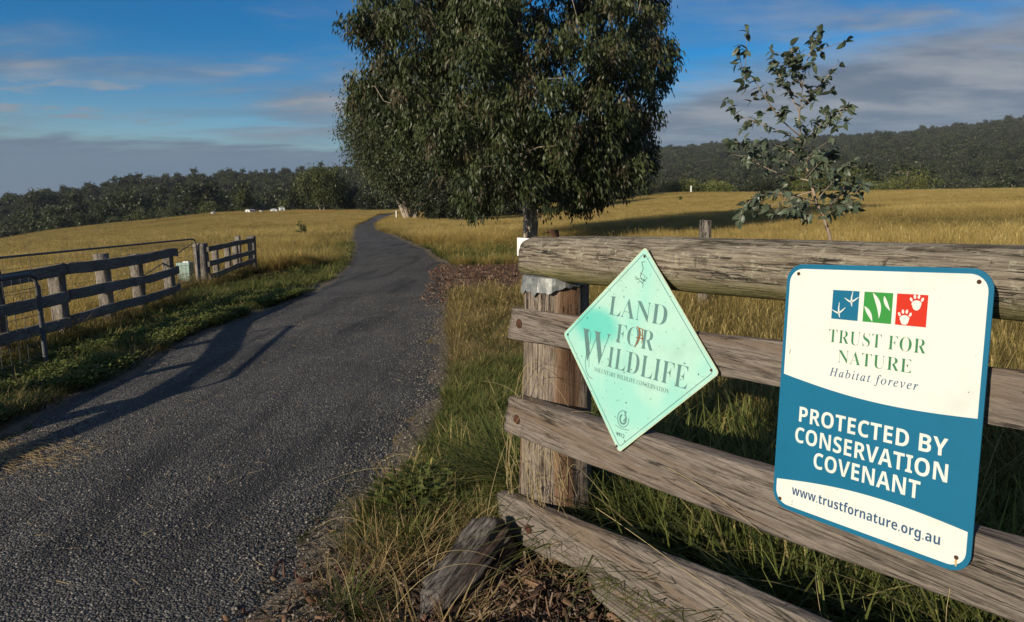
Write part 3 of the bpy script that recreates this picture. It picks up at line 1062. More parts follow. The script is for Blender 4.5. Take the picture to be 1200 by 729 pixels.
def loft(name, rings, mat, smooth=True, cap=True):
    """rings: list of equal length closed loops"""
    n, k = len(rings), len(rings[0])
    v = np.vstack(rings)
    fs = []
    for i in range(n - 1):
        for j in range(k):
            j2 = (j + 1) % k
            fs.append((i * k + j, i * k + j2, (i + 1) * k + j2, (i + 1) * k + j))
    if cap:
        fs.append(tuple(range(k))[::-1])
        fs.append(tuple((n - 1) * k + j for j in range(k)))
    me = mesh_np(name, v, fs, mat)
    if smooth:
        sm = np.ones(len(me.polygons), dtype=bool)
        if cap:
            sm[-2:] = False
        me.polygons.foreach_set('use_smooth', sm)
    # consistent outward normals
    import bmesh
    bm = bmesh.new()
    bm.from_mesh(me)
    bmesh.ops.recalc_face_normals(bm, faces=bm.faces)
    bm.to_mesh(me)
    bm.free()
    return me


def nz(p, s, seed=0.0):
    return mnoise.noise(Vector((p[0] * s + seed, p[1] * s + seed * 1.7, p[2] * s - seed)))


def rounded_rect(n_side=6, rad=0.12):
    """unit loop on [0,1]^2, (a = across thickness, b = height)"""
    pts = []
    cs = [(1 - rad, 1 - rad, 0), (rad, 1 - rad, 90), (rad, rad, 180), (1 - rad, rad, 270)]
    for i, (cx, cy, a0) in enumerate(cs):
        for k in range(3):
            a = R(a0 + 45 * k)
            pts.append((cx + rad * math.cos(a), cy + rad * math.sin(a)))
        nx_, ny_, na = cs[(i + 1) % 4]
        ex, ey_ = nx_ + rad * math.cos(R(na)), ny_ + rad * math.sin(R(na))
        sx, sy = pts[-1]
        for k in range(1, n_side):
            pts.append((sx + (ex - sx) * k / n_side, sy + (ey_ - sy) * k / n_side))
    return np.array(pts)


def resample(P, n):
    P = np.array(P, float)
    return P, n


def fence_board(name, top, bot, off0, th, mat, parent, seed, step=0.025, wob=0.004, end_rough=0.012):
    """a sawn rail in fence coordinates (s, off, z); top and bottom edges given as (s, z) lists"""
    top, bot = np.array(top), np.array(bot)
    s0, s1 = min(top[0, 0], bot[0, 0]), max(top[-1, 0], bot[-1, 0])
    n = int((s1 - s0) / step) + 2
    loop = rounded_rect(7, 0.10)
    rings = []
    for i in range(n):
        t = i / (n - 1)
        ring = []
        for a, b in loop:
            sa = bot[0, 0] + (top[0, 0] - bot[0, 0]) * b
            sb = bot[-1, 0] + (top[-1, 0] - bot[-1, 0]) * b
            s = sa + (sb - sa) * t
            zt = np.interp(s, top[:, 0], top[:, 1])
            zb = np.interp(s, bot[:, 0], bot[:, 1])
            z = zb + (zt - zb) * b
            o = off0 + th * a
            if i in (0, n - 1):
                s += nz((b * 2, a * 2, i), 2.3, seed) * end_rough
            z += nz((s * 3, a, b), 1.1, seed) * wob + nz((s * 14, a * 2, b * 2), 1.0, seed + 5) * wob * 0.5
            o += nz((s * 5, a * 2, b * 5), 1.0, seed + 9) * wob * 0.8 + nz((s * 1.5, a * 0.2, b * 22), 1.0, seed + 3) * 0.0030 + 0.010 * max(0.0, nz((s * 0.8, 0, b * 5), 1.0, seed + 13) - 0.35)
            ring.append((s, o, z))
        rings.append(np.array(ring))
    return obj(name, loft(name, rings, mat), parent)


FM = Matrix(((EX[0], EY[0], 0, FB[0]), (EX[1], EY[1], 0, FB[1]), (0, 0, 1, 0), (0, 0, 0, 1)))
sign_fence = empty('timber_fence', matrix=FM)
tag(sign_fence, 'weathered timber rail fence with lichened top log carrying the two signs', 'fence')

fence_board('rail', [(-0.121, 0.994), (0.30, 1.014), (0.842, 1.040), (1.085, 1.058), (1.59, 1.088), (2.75, 1.165)],
            [(-0.165, 0.864), (0.30, 0.894), (0.90, 0.935), (1.084, 0.944), (1.60, 0.979), (2.75, 1.055)], 0.036, 0.030, W_RAIL, sign_fence, 1.3)
fence_board('rail', [(-0.073, 0.652), (0.30, 0.680), (0.775, 0.715), (1.124, 0.740), (1.568, 0.771), (2.75, 0.855)],
            [(-0.102, 0.499), (0.398, 0.533), (0.821, 0.565), (1.135, 0.580), (1.447, 0.612), (1.61, 0.627), (2.75, 0.71)], -0.019, 0.068, W_RAIL, sign_fence, 4.7)
fence_board('rail', [(-0.175, 0.214), (0.05, 0.250), (0.341, 0.285), (0.906, 0.365), (1.232, 0.403), (2.75, 0.53)],
            [(-0.160, 0.030), (0.103, 0.078), (0.405, 0.123), (0.797, 0.168), (1.4, 0.235), (2.75, 0.36)], -0.004, 0.050, W_RAIL, sign_fence, 8.1, wob=0.006, end_rough=0.03)
fence_board('broken_rail', [(0.40, 0.118), (0.6, 0.128), (0.9, 0.145), (1.2, 0.165), (2.2, 0.255)],
            [(0.43, 0.045), (0.62, 0.035), (0.9, 0.045), (1.2, 0.07), (2.2, 0.16)], 0.012, 0.036, W_RAIL, sign_fence, 12.6, wob=0.008, end_rough=0.06)


def build_log():
    rings = []
    n = 150
    for i in range(n):
        s = -0.10 + (2.85 + 0.10) * i / (n - 1)
        zt = np.interp(s, [-0.19, 0.265, 0.72, 0.95, 1.527, 2.85], [1.268, 1.286, 1.299, 1.305, 1.318, 1.36])
        zb = np.interp(s, [-0.19, 0.118, 0.642, 0.961, 1.5, 2.85], [1.092, 1.108, 1.136, 1.148, 1.168, 1.21])
        rz_, cz = (zt - zb) / 2, (zt + zb) / 2
        ry = rz_ * 1.02
        fl = np.interp(s, [0.06, 0.16], [1.132, 0.0])     # notch where the log sits on the post
        ring = []
        for k in range(48):
            a = 2 * math.pi * k / 48
            m = 1 + 0.05 * nz((s * 2.0, math.cos(a) * 0.8, math.sin(a) * 0.8), 1.6, 2.0)
            # long weathering furrows on the upper half
            f = nz((s * 0.9, math.cos(a) * 7, math.sin(a) * 7), 1.0, 7.0)
            up = max(0.0, math.sin(a) + 0.3)
            m -= 0.035 * up * max(0, f) + 0.012 * nz((s * 22, a * 4, 0), 1.0, 3.0)
            o, z = 0.135 + ry * m * math.cos(a), cz + rz_ * m * math.sin(a)
            if z < fl:
                z = fl + 0.15 * (z - fl)
            ss = s
            if i == 0:
                ss += 0.02 * nz((o * 20, z * 20, 0), 1.0, 4.0) - 0.03 * max(0.0, -math.sin(a))
            ring.append((ss, o, z))
        rings.append(np.array(ring))
    obj('top_log', loft('top_log', rings, W_LOG), sign_fence)


build_log()


def build_post():
    rings = []
    n = 70
    for i in range(n):
        z = -0.25 + 1.36 * i / (n - 1)
        hw = np.interp(z, [-0.25, 0.0, 0.3, 0.7, 1.1], [0.155, 0.145, 0.130, 0.118, 0.108])
        cs = np.interp(z, [0, 0.3, 1.1], [-0.035, -0.028, -0.002])
        co = 0.052 + hw * 1.0
        ring = []
        for k in range(56):
            a = 2 * math.pi * k / 56
            ca, sa = math.cos(a), math.sin(a)
            q = (abs(ca) ** 3.4 + abs(sa) ** 3.4) ** (-1 / 3.4)
            m = q * (1 + 0.045 * nz((ca * 1.2, sa * 1.2, z * 1.3), 1.5, 1.0))
            gr = nz((ca * 4.5, sa * 4.5, z * 0.5), 1.0, 11.0)
            m -= 0.16 * max(0.0, gr - 0.10) + 0.10 * max(0.0, nz((ca * 9, sa * 9, z * 0.9), 1.0, 17.0) - 0.22)
            m += 0.016 * nz((ca * 12, sa * 12, z * 5), 1.0, 6.0) + 0.05 * nz((ca * 2, sa * 2, z * 4), 1.0, 26.0)
            ring.append((cs + hw * m * ca, max(0.050, co + hw * m * sa), z))
        rings.append(np.array(ring))
    p = obj('gate_post', loft('gate_post', rings, W_POST), sign_fence)
    p['label'] = 'thick split gate post with furrowed brown grain'
    # folded metal cap
    b = NB('dull zinc sheet')
    nn = b.noise(b.vec(), 26, 6, 0.7)
    c = b.mix(b.mr(nn, 0.35, 0.65), (0.13, 0.145, 0.145), (0.30, 0.31, 0.29))
    zinc = b.finish(c, 0.55, b.bump(nn, 0.35, 0.006), spec=0.4, metallic=0.35)
    rings = []
    K = 64
    for lv in range(5):
        ring = []
        for k in range(K):
            a = 2 * math.pi * k / K
            ca, sa = math.cos(a), math.sin(a)
            q = (abs(ca) ** 3.4 + abs(sa) ** 3.4) ** (-1 / 3.4)
            front = max(0.0, -sa)
            drop = (0.030 + 0.034 * front + 0.022 * nz((ca * 4, sa * 4, 0), 1.0, 3.0) + 0.008 * nz((ca * 14, sa * 14, 0), 1.0, 5.0))
            crimp = 0.004 * math.sin(a * 13) + 0.007 * nz((ca * 6, sa * 6, lv), 1.0, 8.0)
            if lv == 0:
                m, z = 0.45, 1.128
            elif lv == 1:
                m, z = 0.94, 1.128 + 0.002 * nz((ca * 4, sa * 4, 0), 1.0)
            elif lv == 2:
                m, z = 1.04, 1.126
            else:
                t = (lv - 2) / 2
                m, z = 1.045 + t * (0.04 + crimp * 5), 1.126 - drop * t
            ring.append((-0.002 + 0.110 * q * m * ca, max(0.032, 0.160 + 0.110 * q * m * sa), z))
        rings.append(np.array(ring))
    me = loft('metal_cap', rings, zinc, smooth=False, cap=False)
    o = obj('metal_cap', me, p)
    sol = o.modifiers.new('thickness', 'SOLIDIFY')
    sol.thickness = 0.0012
    o['label'] = 'crumpled grey sheet metal cap under the log'


build_post()


def lathe_local(name, prof, mat, k=14):
    """profile of (radius, height) turned round +Z"""
    rings = [np.array([(r * math.cos(2 * math.pi * j / k), r * math.sin(2 * math.pi * j / k), z) for j in range(k)]) for r, z in prof]
    return loft(name, rings, mat)


BOLT = lathe_local('bolt', [(0.017, 0.0), (0.019, 0.0025), (0.0165, 0.004), (0.0115, 0.0042), (0.0105, 0.010), (0.006, 0.0125), (0.001, 0.0130)], RUST)
for s, f_, z in ((-0.075, 0.036, 0.937), (-0.010, -0.019, 0.578), (0.05, -0.006, 0.15)):
    o = obj('bolt', BOLT, sign_fence)
    o.location = (s, f_, z)
    o.rotation_euler = (R(90), 0, 0)

# rusty bracket on the log and the white board behind its end
q = at(652, 272, 2.62)
br = loft('rusty_bracket', [np.array([(x_, y_ * (0.018 + 0.006 * math.sin(k)), 0.010 + 0.016 * math.cos(k * 0.9 - 1.2) + t_ * 0.003) for y_, t_ in ((-1, 0), (1, 0), (1, 1), (-1, 1))]) for k, x_ in enumerate(np.linspace(-0.026, 0.026, 7))], RUST)
o = obj('rusty_bracket', br)
o.matrix_world = FM @ Matrix.Translation((0.03, 0.125, 1.272))
tag(o, 'small rusty curved iron scrap lying on top of the log', 'metal scrap')
wb = loft('white_board', [np.array([(x_, y_, z_) for x_, z_ in ((-0.155, -0.039), (0.145, -0.039), (0.145, 0.039), (-0.155, 0.039))]) for y_ in (0.0, 0.012)], WHITEP, smooth=False)
o = obj('white_board', wb)
o.matrix_world = FM @ Matrix.Translation((-0.207, 0.220, 1.214))
tag(o, 'small plain white board fixed behind the left end of the log', 'board')


# ------------------------------------------------------------------ signs
def math_text(s, up, lo):
    r = ''
    for c in s:
        if 'A' <= c <= 'Z':
            r += chr(up + ord(c) - 65)
        elif 'a' <= c <= 'z':
            r += chr(lo + ord(c) - 97)
        else:
            r += c
    return r


SERIF = lambda s: math_text(s, 0x1D400, 0x1D41A)
ITAL = lambda s: math_text(s, 0x1D434, 0x1D44E)
SANS = lambda s: math_text(s, 0x1D5D4, 0x1D5EE)


def lettering(body, x0, x1, z0, z1, mat, parent, y, offset=0.0, shear=0.0, spacing=1.0):
    """text mesh filling the box x0..x1, z0..z1 (metres) on a sign"""
    cu = bpy.data.curves.new('lettering', 'FONT')
    cu.body = body
    cu.offset = offset
    cu.shear = shear
    cu.space_character = spacing
    cu.resolution_u = 4
    t = bpy.data.objects.new('lettering_tmp', cu)
    COL.objects.link(t)
    dg = bpy.context.evaluated_depsgraph_get()
    me = bpy.data.meshes.new_from_object(t.evaluated_get(dg))
    bpy.data.objects.remove(t)
    bpy.data.curves.remove(cu)
    n = len(me.vertices)
    co = np.zeros(n * 3, dtype=np.float32)
    me.vertices.foreach_get('co', co)
    co = co.reshape(-1, 3)
    mn, mx = co.min(0), co.max(0)
    out = np.zeros_like(co)
    out[:, 0] = x0 + (co[:, 0] - mn[0]) / (mx[0] - mn[0]) * (x1 - x0)
    out[:, 2] = z0 + (co[:, 1] - mn[1]) / (mx[1] - mn[1]) * (z1 - z0)
    out[:, 1] = y
    me.vertices.foreach_set('co', out.ravel())
    me.materials.clear()
    me.materials.append(mat)
    me.update()
    me.name = 'lettering'
    return obj('lettering', me, parent)


def flat(name, pts, mat, parent, y):
    """a thin printed shape given by its outline (x, z)"""
    v = [(p[0], y, p[1]) for p in pts]
    return obj(name, mesh_np(name, np.array(v), [tuple(range(len(v)))], mat), parent)


def strokes(name, lines, mat, parent, y):
    """lines: list of (points, widths)"""
    vs, fs = [], []
    for pts, w in lines:
        P = np.array(pts, float)
        t = np.gradient(P, axis=0)
        t /= np.linalg.norm(t, axis=1)[:, None] + 1e-9
        nn = np.column_stack([-t[:, 1], t[:, 0]])
        ww = np.full(len(P), w) if np.isscalar(w) else np.array(w)
        o = len(vs)
        for p, q, h in zip(P, nn, ww):
            vs.append((p[0] + q[0] * h / 2, y, p[1] + q[1] * h / 2))
            vs.append((p[0] - q[0] * h / 2, y, p[1] - q[1] * h / 2))
        for i in range(len(P) - 1):
            fs.append((o + 2 * i, o + 2 * i + 1, o + 2 * i + 3, o + 2 * i + 2))
    return obj(name, mesh_np(name, np.array(vs), fs, mat), parent)


_mm = Matrix.Rotation(R(-35), 4, 'Y') @ Vector((-0.175 * 0.85, 0, 0.055 * 1.5))
TURQ_C = tuple(_mm)


def sign_mat(name, col, dirt=0.12, rough=0.42, turq=None):
    b = NB(name)
    pl = b.vec()
    n = b.noise(pl, 9, 5, 0.65)
    sp = b.noise(pl, 120, 3, 0.7)
    c = b.mix(b.math('MULTIPLY', b.mr(n, 0.45, 0.75), dirt), col, tuple(q * 0.55 for q in col))
    c = b.mix(b.math('MULTIPLY', b.mr(sp, 0.70, 0.74), dirt * 3), c, (0.12, 0.10, 0.06))
    if turq:
        x, y, z = b.sep(pl)
        fade = b.noise(b.vec(loc=(0.3, 0, 0.8)), 4.2, 3, 0.5, 0.4)
        c = b.mix(b.math('MULTIPLY', b.mr(fade, 0.42, 0.66), 0.75), c, turq[0])
        d = b.nd('ShaderNodeVectorMath', operation='DISTANCE')
        b.set(d.inputs[0], b.vec((0.85, 0, 1.5), rot=(0, R(-35), 0)))
        d.inputs[1].default_value = TURQ_C
        edge = b.math('ADD', d.outputs['Value'], b.math('MULTIPLY', b.math('SUBTRACT', n, 0.5), 0.06))
        c = b.mix(b.math('MULTIPLY', b.mr(edge, 0.125, 0.05), 0.85), c, turq[1])
        sp2 = b.noise(b.vec(loc=(1, 1, 1)), 75, 2, 0.6)
        c = b.mix(b.math('MULTIPLY', b.mr(sp2, 0.67, 0.70), 0.85), c, (0.06, 0.05, 0.04))
    return b.finish(c, rough, b.bump(n, 0.03, 0.004), spec=0.35)


S_BLUE = sign_mat('sign blue', (0.008, 0.125, 0.225), 0.15)
S_WHITE = sign_mat('sign white', (0.63, 0.66, 0.60), 0.24)
S_GREEN = sign_mat('print green', (0.035, 0.24, 0.045), 0.1)
S_DKGRN = sign_mat('lettering green', (0.045, 0.185, 0.075), 0.1)
S_RED = sign_mat('print red', (0.52, 0.028, 0.010), 0.1)
S_INK = sign_mat('lettering slate blue', (0.035, 0.085, 0.17), 0.1)
S_MINT = sign_mat('faded mint enamel', (0.37, 0.60, 0.50), 0.30, 0.45, turq=((0.23, 0.56, 0.47), (0.08, 0.47, 0.39)))
S_GREYP = sign_mat('faded grey print', (0.105, 0.205, 0.19), 0.3)
S_DARKP = sign_mat('dark print', (0.035, 0.085, 0.075), 0.3)
S_EDGE = sign_mat('stained sign edge', (0.50, 0.55, 0.38), 0.5)
SCREW = lathe_local('screw', [(0.0042, 0.0), (0.0044, 0.001), (0.003, 0.0022), (0.0008, 0.0025)], RUST, 10)


def rr_outline(w, h, r, n=8):
    pts = []
    for cx, cy, a0 in ((w / 2 - r, h / 2 - r, 0), (-w / 2 + r, h / 2 - r, 90), (-w / 2 + r, -h / 2 + r, 180), (w / 2 - r, -h / 2 + r, 270)):
        for k in range(n + 1):
            a = R(a0 + 90 * k / n)
            pts.append((cx + r * math.cos(a), cy + r * math.sin(a)))
    return pts


def plate(name, outline, th, mat, parent):
    rings = [np.array([(p[0], y, p[1]) for p in outline]) for y in (0.0, th)]
    return obj(name, loft(name, rings, mat, smooth=False), parent)


def pose(c, x, z, k=1.0):
    x, z = Vector(x).normalized(), Vector(z)
    z = (z - x * x.dot(z)).normalized()
    y = z.cross(x)
    m = (Matrix((x, y, z)).transposed() * k).to_4x4()
    m.translation = Vector(c)
    return m


def put_screws(parent, pts, y=-0.001):
    for x, z in pts:
        o = obj('screw', SCREW, parent)
        o.location = (x, y, z)
        o.rotation_euler = (R(90), 0, 0)


def build_conservation_sign():
    root = empty('conservation_sign', matrix=pose((0.7641, 1.4148, 0.9769), (0.5297, -0.8462, 0.0549), (0.0372, 0.0911, 0.9953), 0.977))
    tag(root, 'blue and white rectangular conservation covenant sign with three animal track squares', 'sign')
    plate('panel', rr_outline(0.450, 0.600, 0.042), 0.0025, S_BLUE, root)
    m = 0.001
    Y1, Y2, Y3 = -0.0006, -0.0012, -0.0018
    # white upper field with curved foot
    w2, h2, r = 0.216, 0.289, 0.034
    pts = []
    for cx, cy, a0 in ((w2 - r, h2 - r, 0), (-w2 + r, h2 - r, 90)):
        for k in range(9):
            a = R(a0 + 90 * k / 8)
            pts.append((cx + r * math.cos(a), cy + r * math.sin(a)))
    for t in np.linspace(0, 1, 25):
        x = -w2 + 2 * w2 * t
        pts.append((x, 0.011 + 0.020 * (1 - t) ** 1.6 - 0.013 * math.sin(math.pi * t) - 0.0))
    flat('white_field', pts, S_WHITE, root, Y1)
    pts = []
    for cx, cy, a0 in ((-w2 + r, -h2 + r, 180), (w2 - r, -h2 + r, 270)):
        for k in range(9):
            a = R(a0 + 90 * k / 8)
            pts.append((cx + r * math.cos(a), cy + r * math.sin(a)))
    for t in np.linspace(1, 0, 25):
        x = -w2 + 2 * w2 * t
        pts.append((x, -0.213 - 0.018 * (1 - t) ** 1.5 + 0.016 * math.sin(math.pi * t)))
    flat('white_band', pts, S_WHITE, root, Y1)
    sq = {}
    for name, x0, mat in (('blue_square', -0.101, S_BLUE), ('green_square', -0.0265, S_GREEN), ('red_square', 0.045, S_RED)):
        sq[name] = flat(name, [(x0, 0.177), (x0 + 0.063, 0.177), (x0 + 0.063, 0.243), (x0, 0.243)], mat, root, Y2)
    # bird tracks
    def track(cx, cz, s, rot):
        out = []
        def tr(x, z):
            return (cx + s * (x * math.cos(rot) - z * math.sin(rot)), cz + s * (x * math.sin(rot) + z * math.cos(rot)))
        out.append(([tr(0.02, 1.15), tr(-0.04, 0.5), tr(0, 0.0), tr(0.12, -0.45)], [0.0012, 0.0030, 0.0042, 0.0012]))
        out.append(([tr(0, -0.02), tr(-0.38, 0.12), tr(-0.80, 0.34)], [0.0036, 0.0032, 0.0010]))
        out.append(([tr(0, 0.0), tr(0.36, 0.28), tr(0.72, 0.62)], [0.0036, 0.0032, 0.0010]))
        return out
    strokes('bird_tracks', track(-0.055, 0.218, 0.0215, R(-4)) + track(-0.083, 0.191, 0.0215, R(2)), S_WHITE, sq['blue_square'], Y3)
    # gum leaves
    def leaf(a, b, w, bend):
        a, b = np.array(a), np.array(b)
        d = b - a
        nn = np.array([-d[1], d[0]]) / np.linalg.norm(d)
        t = np.linspace(0, 1, 12)
        P = a[None] + d[None] * t[:, None] + nn[None] * (bend * np.sin(np.pi * t))[:, None]
        return (P, w * np.sin(np.pi * t ** 0.85) + 0.0004)
    strokes('gum_leaves', [leaf((-0.007, 0.241), (0.010, 0.187), 0.0095, 0.006), leaf((0.018, 0.236), (0.033, 0.205), 0.0070, -0.002), leaf((-0.024, 0.211), (-0.004, 0.1785), 0.0085, 0.002)], S_WHITE, sq['green_square'], Y3)
    # paw prints
    def ell(cx, cz, a, b, rot=0, n=14, cut=None):
        pts = []
        for k in range(n):
            t = 2 * math.pi * k / n
            x, z = a * math.cos(t), b * math.sin(t)
            q = (cx + x * math.cos(rot) - z * math.sin(rot), cz + x * math.sin(rot) + z * math.cos(rot))
            if cut is not None:
                q = (q[0], max(q[1], cut))
            pts.append(q)
        return pts
    for cx, cz in ((0.0865, 0.2225), (0.0645, 0.1900)):
        cut = 0.1785
        pr = flat('paw_print', [(cx + 0.0105 * math.cos(t) * (1.0 if math.sin(t) > 0 else 0.85), max(cut, cz + (0.0085 if math.sin(t) > 0 else 0.0125) * math.sin(t))) for t in np.linspace(0, 2 * math.pi, 22, endpoint=False)], S_WHITE, sq['red_square'], Y3)
        for k, (dx, dz, rot) in enumerate(((-0.0115, 0.0095, 0.45), (-0.0045, 0.0155, 0.12), (0.0035, 0.0160, -0.1), (0.0110, 0.0105, -0.4))):
            flat('toe', ell(cx + dx, cz + dz, 0.0026, 0.0046, rot), S_WHITE, pr, Y3)
    lettering(SERIF('TRUST FOR'), -0.104, 0.112, 0.1225, 0.1530, S_DKGRN, root, Y2, -0.016, spacing=1.06)
    lettering(SERIF('NATURE'), -0.078, 0.086, 0.0785, 0.1080, S_DKGRN, root, Y2, -0.016, spacing=1.06)
    lettering(ITAL('Habitat forever'), -0.096, 0.102, 0.0395, 0.0655, S_INK, root, Y2, 0.003, spacing=1.25)
    lettering(SANS('PROTECTED BY'), -0.166, 0.168, -0.0775, -0.0400, S_WHITE, root, Y2, spacing=1.02)
    lettering(SANS('CONSERVATION'), -0.173, 0.172, -0.1285, -0.0905, S_WHITE, root, Y2, spacing=1.02)
    lettering(SANS('COVENANT'), -0.120, 0.122, -0.1785, -0.1400, S_WHITE, root, Y2, spacing=1.02)
    lettering(SANS('www.trustfornature.org.au'), -0.172, 0.168, -0.2650, -0.2340, S_INK, root, Y2, spacing=1.02)
    strokes('rust_streak', [([(0.2, -0.272), (0.1995, -0.279), (0.2, -0.288)], [0.003, 0.005, 0.002])], sign_mat('rust streak', (0.50, 0.36, 0.16), 0.3), root, Y2)
    put_screws(root, ((-0.193, 0.277), (0.199, 0.274), (-0.203, -0.278), (0.200, -0.270)))
    dk = sign_mat('mark', (0.10, 0.10, 0.09))
    for ln in [([(-0.204, 0.082), (-0.202, 0.093)], 0.0012), ([(0.038, 0.098), (0.040, 0.092), (0.043, 0.086)], 0.0010), ([(-0.170, -0.277), (-0.169, -0.273)], 0.0015), ([(-0.170, -0.284), (-0.169, -0.281)], 0.0015), ([(0.196, 0.058), (0.198, 0.060)], 0.0014)]:
        strokes('scratch', [ln], dk, root, Y2)


def build_diamond_sign():
    root = empty('wildlife_sign', matrix=pose((0.3678, 2.0478, 0.9514), (0.5953, -0.8032, -0.0164), (0.113, 0.0557, 0.9921), 0.972))
    tag(root, 'faded mint green diamond wildlife sign leaning on the log and rails', 'sign')
    s = 0.330
    def diamond(q, r):
        pts = []
        corners = [(0, q), (-q, 0), (0, -q), (q, 0)]
        for i, (x, z) in enumerate(corners):
            a0 = [45, 135, 225, 315][i]
            inx = r * math.sqrt(2)
            cx, cz = x - math.copysign(inx, x) * (x != 0), z - math.copysign(inx, z) * (z != 0)
            for k in range(6):
                a = R(a0 + 90 * k / 5)
                pts.append((cx + r * math.cos(a), cz + r * math.sin(a)))
        return pts
    o1 = diamond(s, 0.012)
    plate('panel', o1, 0.0025, S_EDGE, root)
    flat('face', diamond(s - 0.0035, 0.011), S_MINT, root, -0.0005)
    Y2 = -0.0011
    ol = diamond(s - 0.020, 0.010)
    ol.append(ol[0]); ol.append(ol[1])
    strokes('border_line', [(ol, 0.0022)], S_GREYP, root, Y2)
    # caps: large initials, slightly smaller following letters
    lettering(SERIF('LAND'), -0.122, 0.122, 0.099, 0.162, S_GREYP, root, Y2, -0.013)
    lettering(SERIF('FOR'), -0.076, 0.086, 0.015, 0.077, S_GREYP, root, Y2, -0.013)
    lettering(SERIF('W'), -0.236, -0.098, -0.071, 0.036, S_GREYP, root, Y2, -0.013)
    lettering(SERIF('ILDLIFE'), -0.100, 0.228, -0.069, -0.003, S_GREYP, root, Y2, -0.013)
    lettering(SERIF('VOLUNTARY WILDLIFE CONSERVATION'), -0.156, 0.166, -0.098, -0.083, S_GREYP, root, Y2, -0.012)
    lettering('4912', -0.020, 0.015, -0.279, -0.266, S_DARKP, root, Y2, 0.01)
    # slender tree figure beside the big W
    f = [(-0.214, 0.024), (-0.206, 0.034), (-0.192, 0.026), (-0.191, -0.005), (-0.202, -0.040), (-0.203, -0.075), (-0.193, -0.105), (-0.176, -0.121), (-0.158, -0.124)]
    g = [(-0.214, 0.024), (-0.213, 0.000), (-0.205, -0.018), (-0.186, -0.060), (-0.182, -0.090)]
    strokes('tree_figure', [(f, 0.0024), (g, 0.0018), ([(-0.203, 0.012), (-0.199, 0.0), (-0.203, -0.012)], 0.0016)], S_GREYP, root, Y2)
    # flower drawing at the top
    fl = [([(0.006, 0.284), (-0.006, 0.281)], 0.002), ([(-0.006, 0.281), (0.004, 0.262), (-0.004, 0.238), (0.004, 0.226), (0.018, 0.228)], 0.0022),
          ([(-0.026, 0.236), (-0.008, 0.226), (0.006, 0.217), (0.026, 0.236)], 0.0015), ([(-0.022, 0.224), (0.0, 0.232), (0.024, 0.222)], 0.0013),
          ([(-0.004, 0.247), (0.014, 0.240), (0.010, 0.218), (0.012, 0.202)], 0.0013), ([(-0.014, 0.215), (0.000, 0.222), (0.014, 0.213)], 0.0012), ([(-0.03, 0.23), (-0.012, 0.229)], 0.0011)]
    strokes('flower_drawing', fl, S_DARKP, root, Y2)
    # round emblem
    ring = [(0.024 * math.cos(t), -0.219 + 0.026 * math.sin(t)) for t in np.linspace(R(60), R(380), 30)]
    ring2 = [(0.013 * math.cos(t), -0.220 + 0.015 * math.sin(t)) for t in np.linspace(R(120), R(400), 22)]
    em = strokes('emblem', [(ring, 0.0028), (ring2, 0.0060)], S_GREYP, root, Y2)
    strokes('emblem_marks', [([(-0.03, -0.247), (0.0, -0.252), (0.03, -0.247)], 0.002), ([(0.004, -0.195), (0.012, -0.212), (0.003, -0.226)], 0.005)], S_GREYP, em, Y2 - 0.0003)
    rm = sign_mat('rust stain', (0.26, 0.09, 0.03), 0.8)
    strokes('rust_stain', [([(0.008, 0.081), (0.020, 0.074), (0.026, 0.058), (0.022, 0.040), (0.015, 0.026), (0.012, 0.014)], [0.003, 0.006, 0.006, 0.005, 0.004, 0.0015]),
                           ([(0.034, 0.076), (0.033, 0.066), (0.038, 0.045), (0.036, 0.030)], [0.002, 0.004, 0.004, 0.001]), ([(0.010, 0.046), (0.04, 0.047)], 0.003), ([(0.02, 0.078), (0.04, 0.074)], 0.0025)], rm, root, Y2 - 0.0004)
    put_screws(root, ((0.003, 0.300), (-0.305, 0.001), (0.303, 0.004), (-0.012, -0.312)))


build_conservation_sign()
build_diamond_sign()


# ------------------------------------------------------------------ stump pieces by the post
def build_chunk(name, loc, size, rz, tilt, seed, mat=W_STUMP):
    n, k = 44, 48
    rings = []
    for i in range(n):
        t = i / (n - 1)
        x = (t - 0.5) * size[0]
        prof = (0.70 + 0.30 * t) * min(1.0, 0.25 + 4 * t, 0.55 + 5 * (1 - t))
        ring = []
        for j in range(k):
            a = 2 * math.pi * j / k
            ca, sa = math.cos(a), math.sin(a)
            q = (abs(ca) ** 2.6 + abs(sa) ** 2.6) ** (-1 / 2.6)
            fur = nz((t * 1.4, ca * 4.5, sa * 4.5), 1.0, seed)
            m = q * prof * (1 + 0.22 * nz((t * 2.2, ca, sa), 1.1, seed + 3) + 0.55 * fur + 0.24 * nz((t * 3, ca * 9, sa * 9), 1.0, seed + 6) + 0.08 * nz((t * 12, ca * 6, sa * 6), 1.0, seed + 8))
            xx = x + 0.10 * size[0] * nz((ca * 2.4, sa * 2.4, t), 1.0, seed + 5) * (1 if i in (0, n - 1) else 0.3)
            ring.append((xx, ca * m * size[1] / 2, sa * m * size[2] / 2))
        rings.append(np.array(ring))
    o = obj(name, loft(name, rings, mat))
    o.location = loc
    o.rotation_euler = (0, -tilt, rz)
    return o


o = build_chunk('stump_piece', (-0.175, 2.37, 0.020), (0.50, 0.20, 0.20), R(56), R(17), 3.0)
tag(o, 'dark rotten stump piece leaning against the foot of the gate post', 'stump')
o = build_chunk('wood_scrap', (-0.145, 2.02, 0.0), (0.34, 0.11, 0.09), R(-12), R(4), 13.0)
tag(o, 'dark flat scrap of wood on the ground at the bottom edge', 'wood scrap')
o = build_chunk('bark_piece', (0.075, 2.34, 0.012), (0.12, 0.045, 0.028), R(-50), R(8), 23.0, mat_wood('brown bark', (0.30, 0.19, 0.11), (0.12, 0.07, 0.04), 'X'))
tag(o, 'pale brown bark piece among the chips below the bottom rail', 'bark')


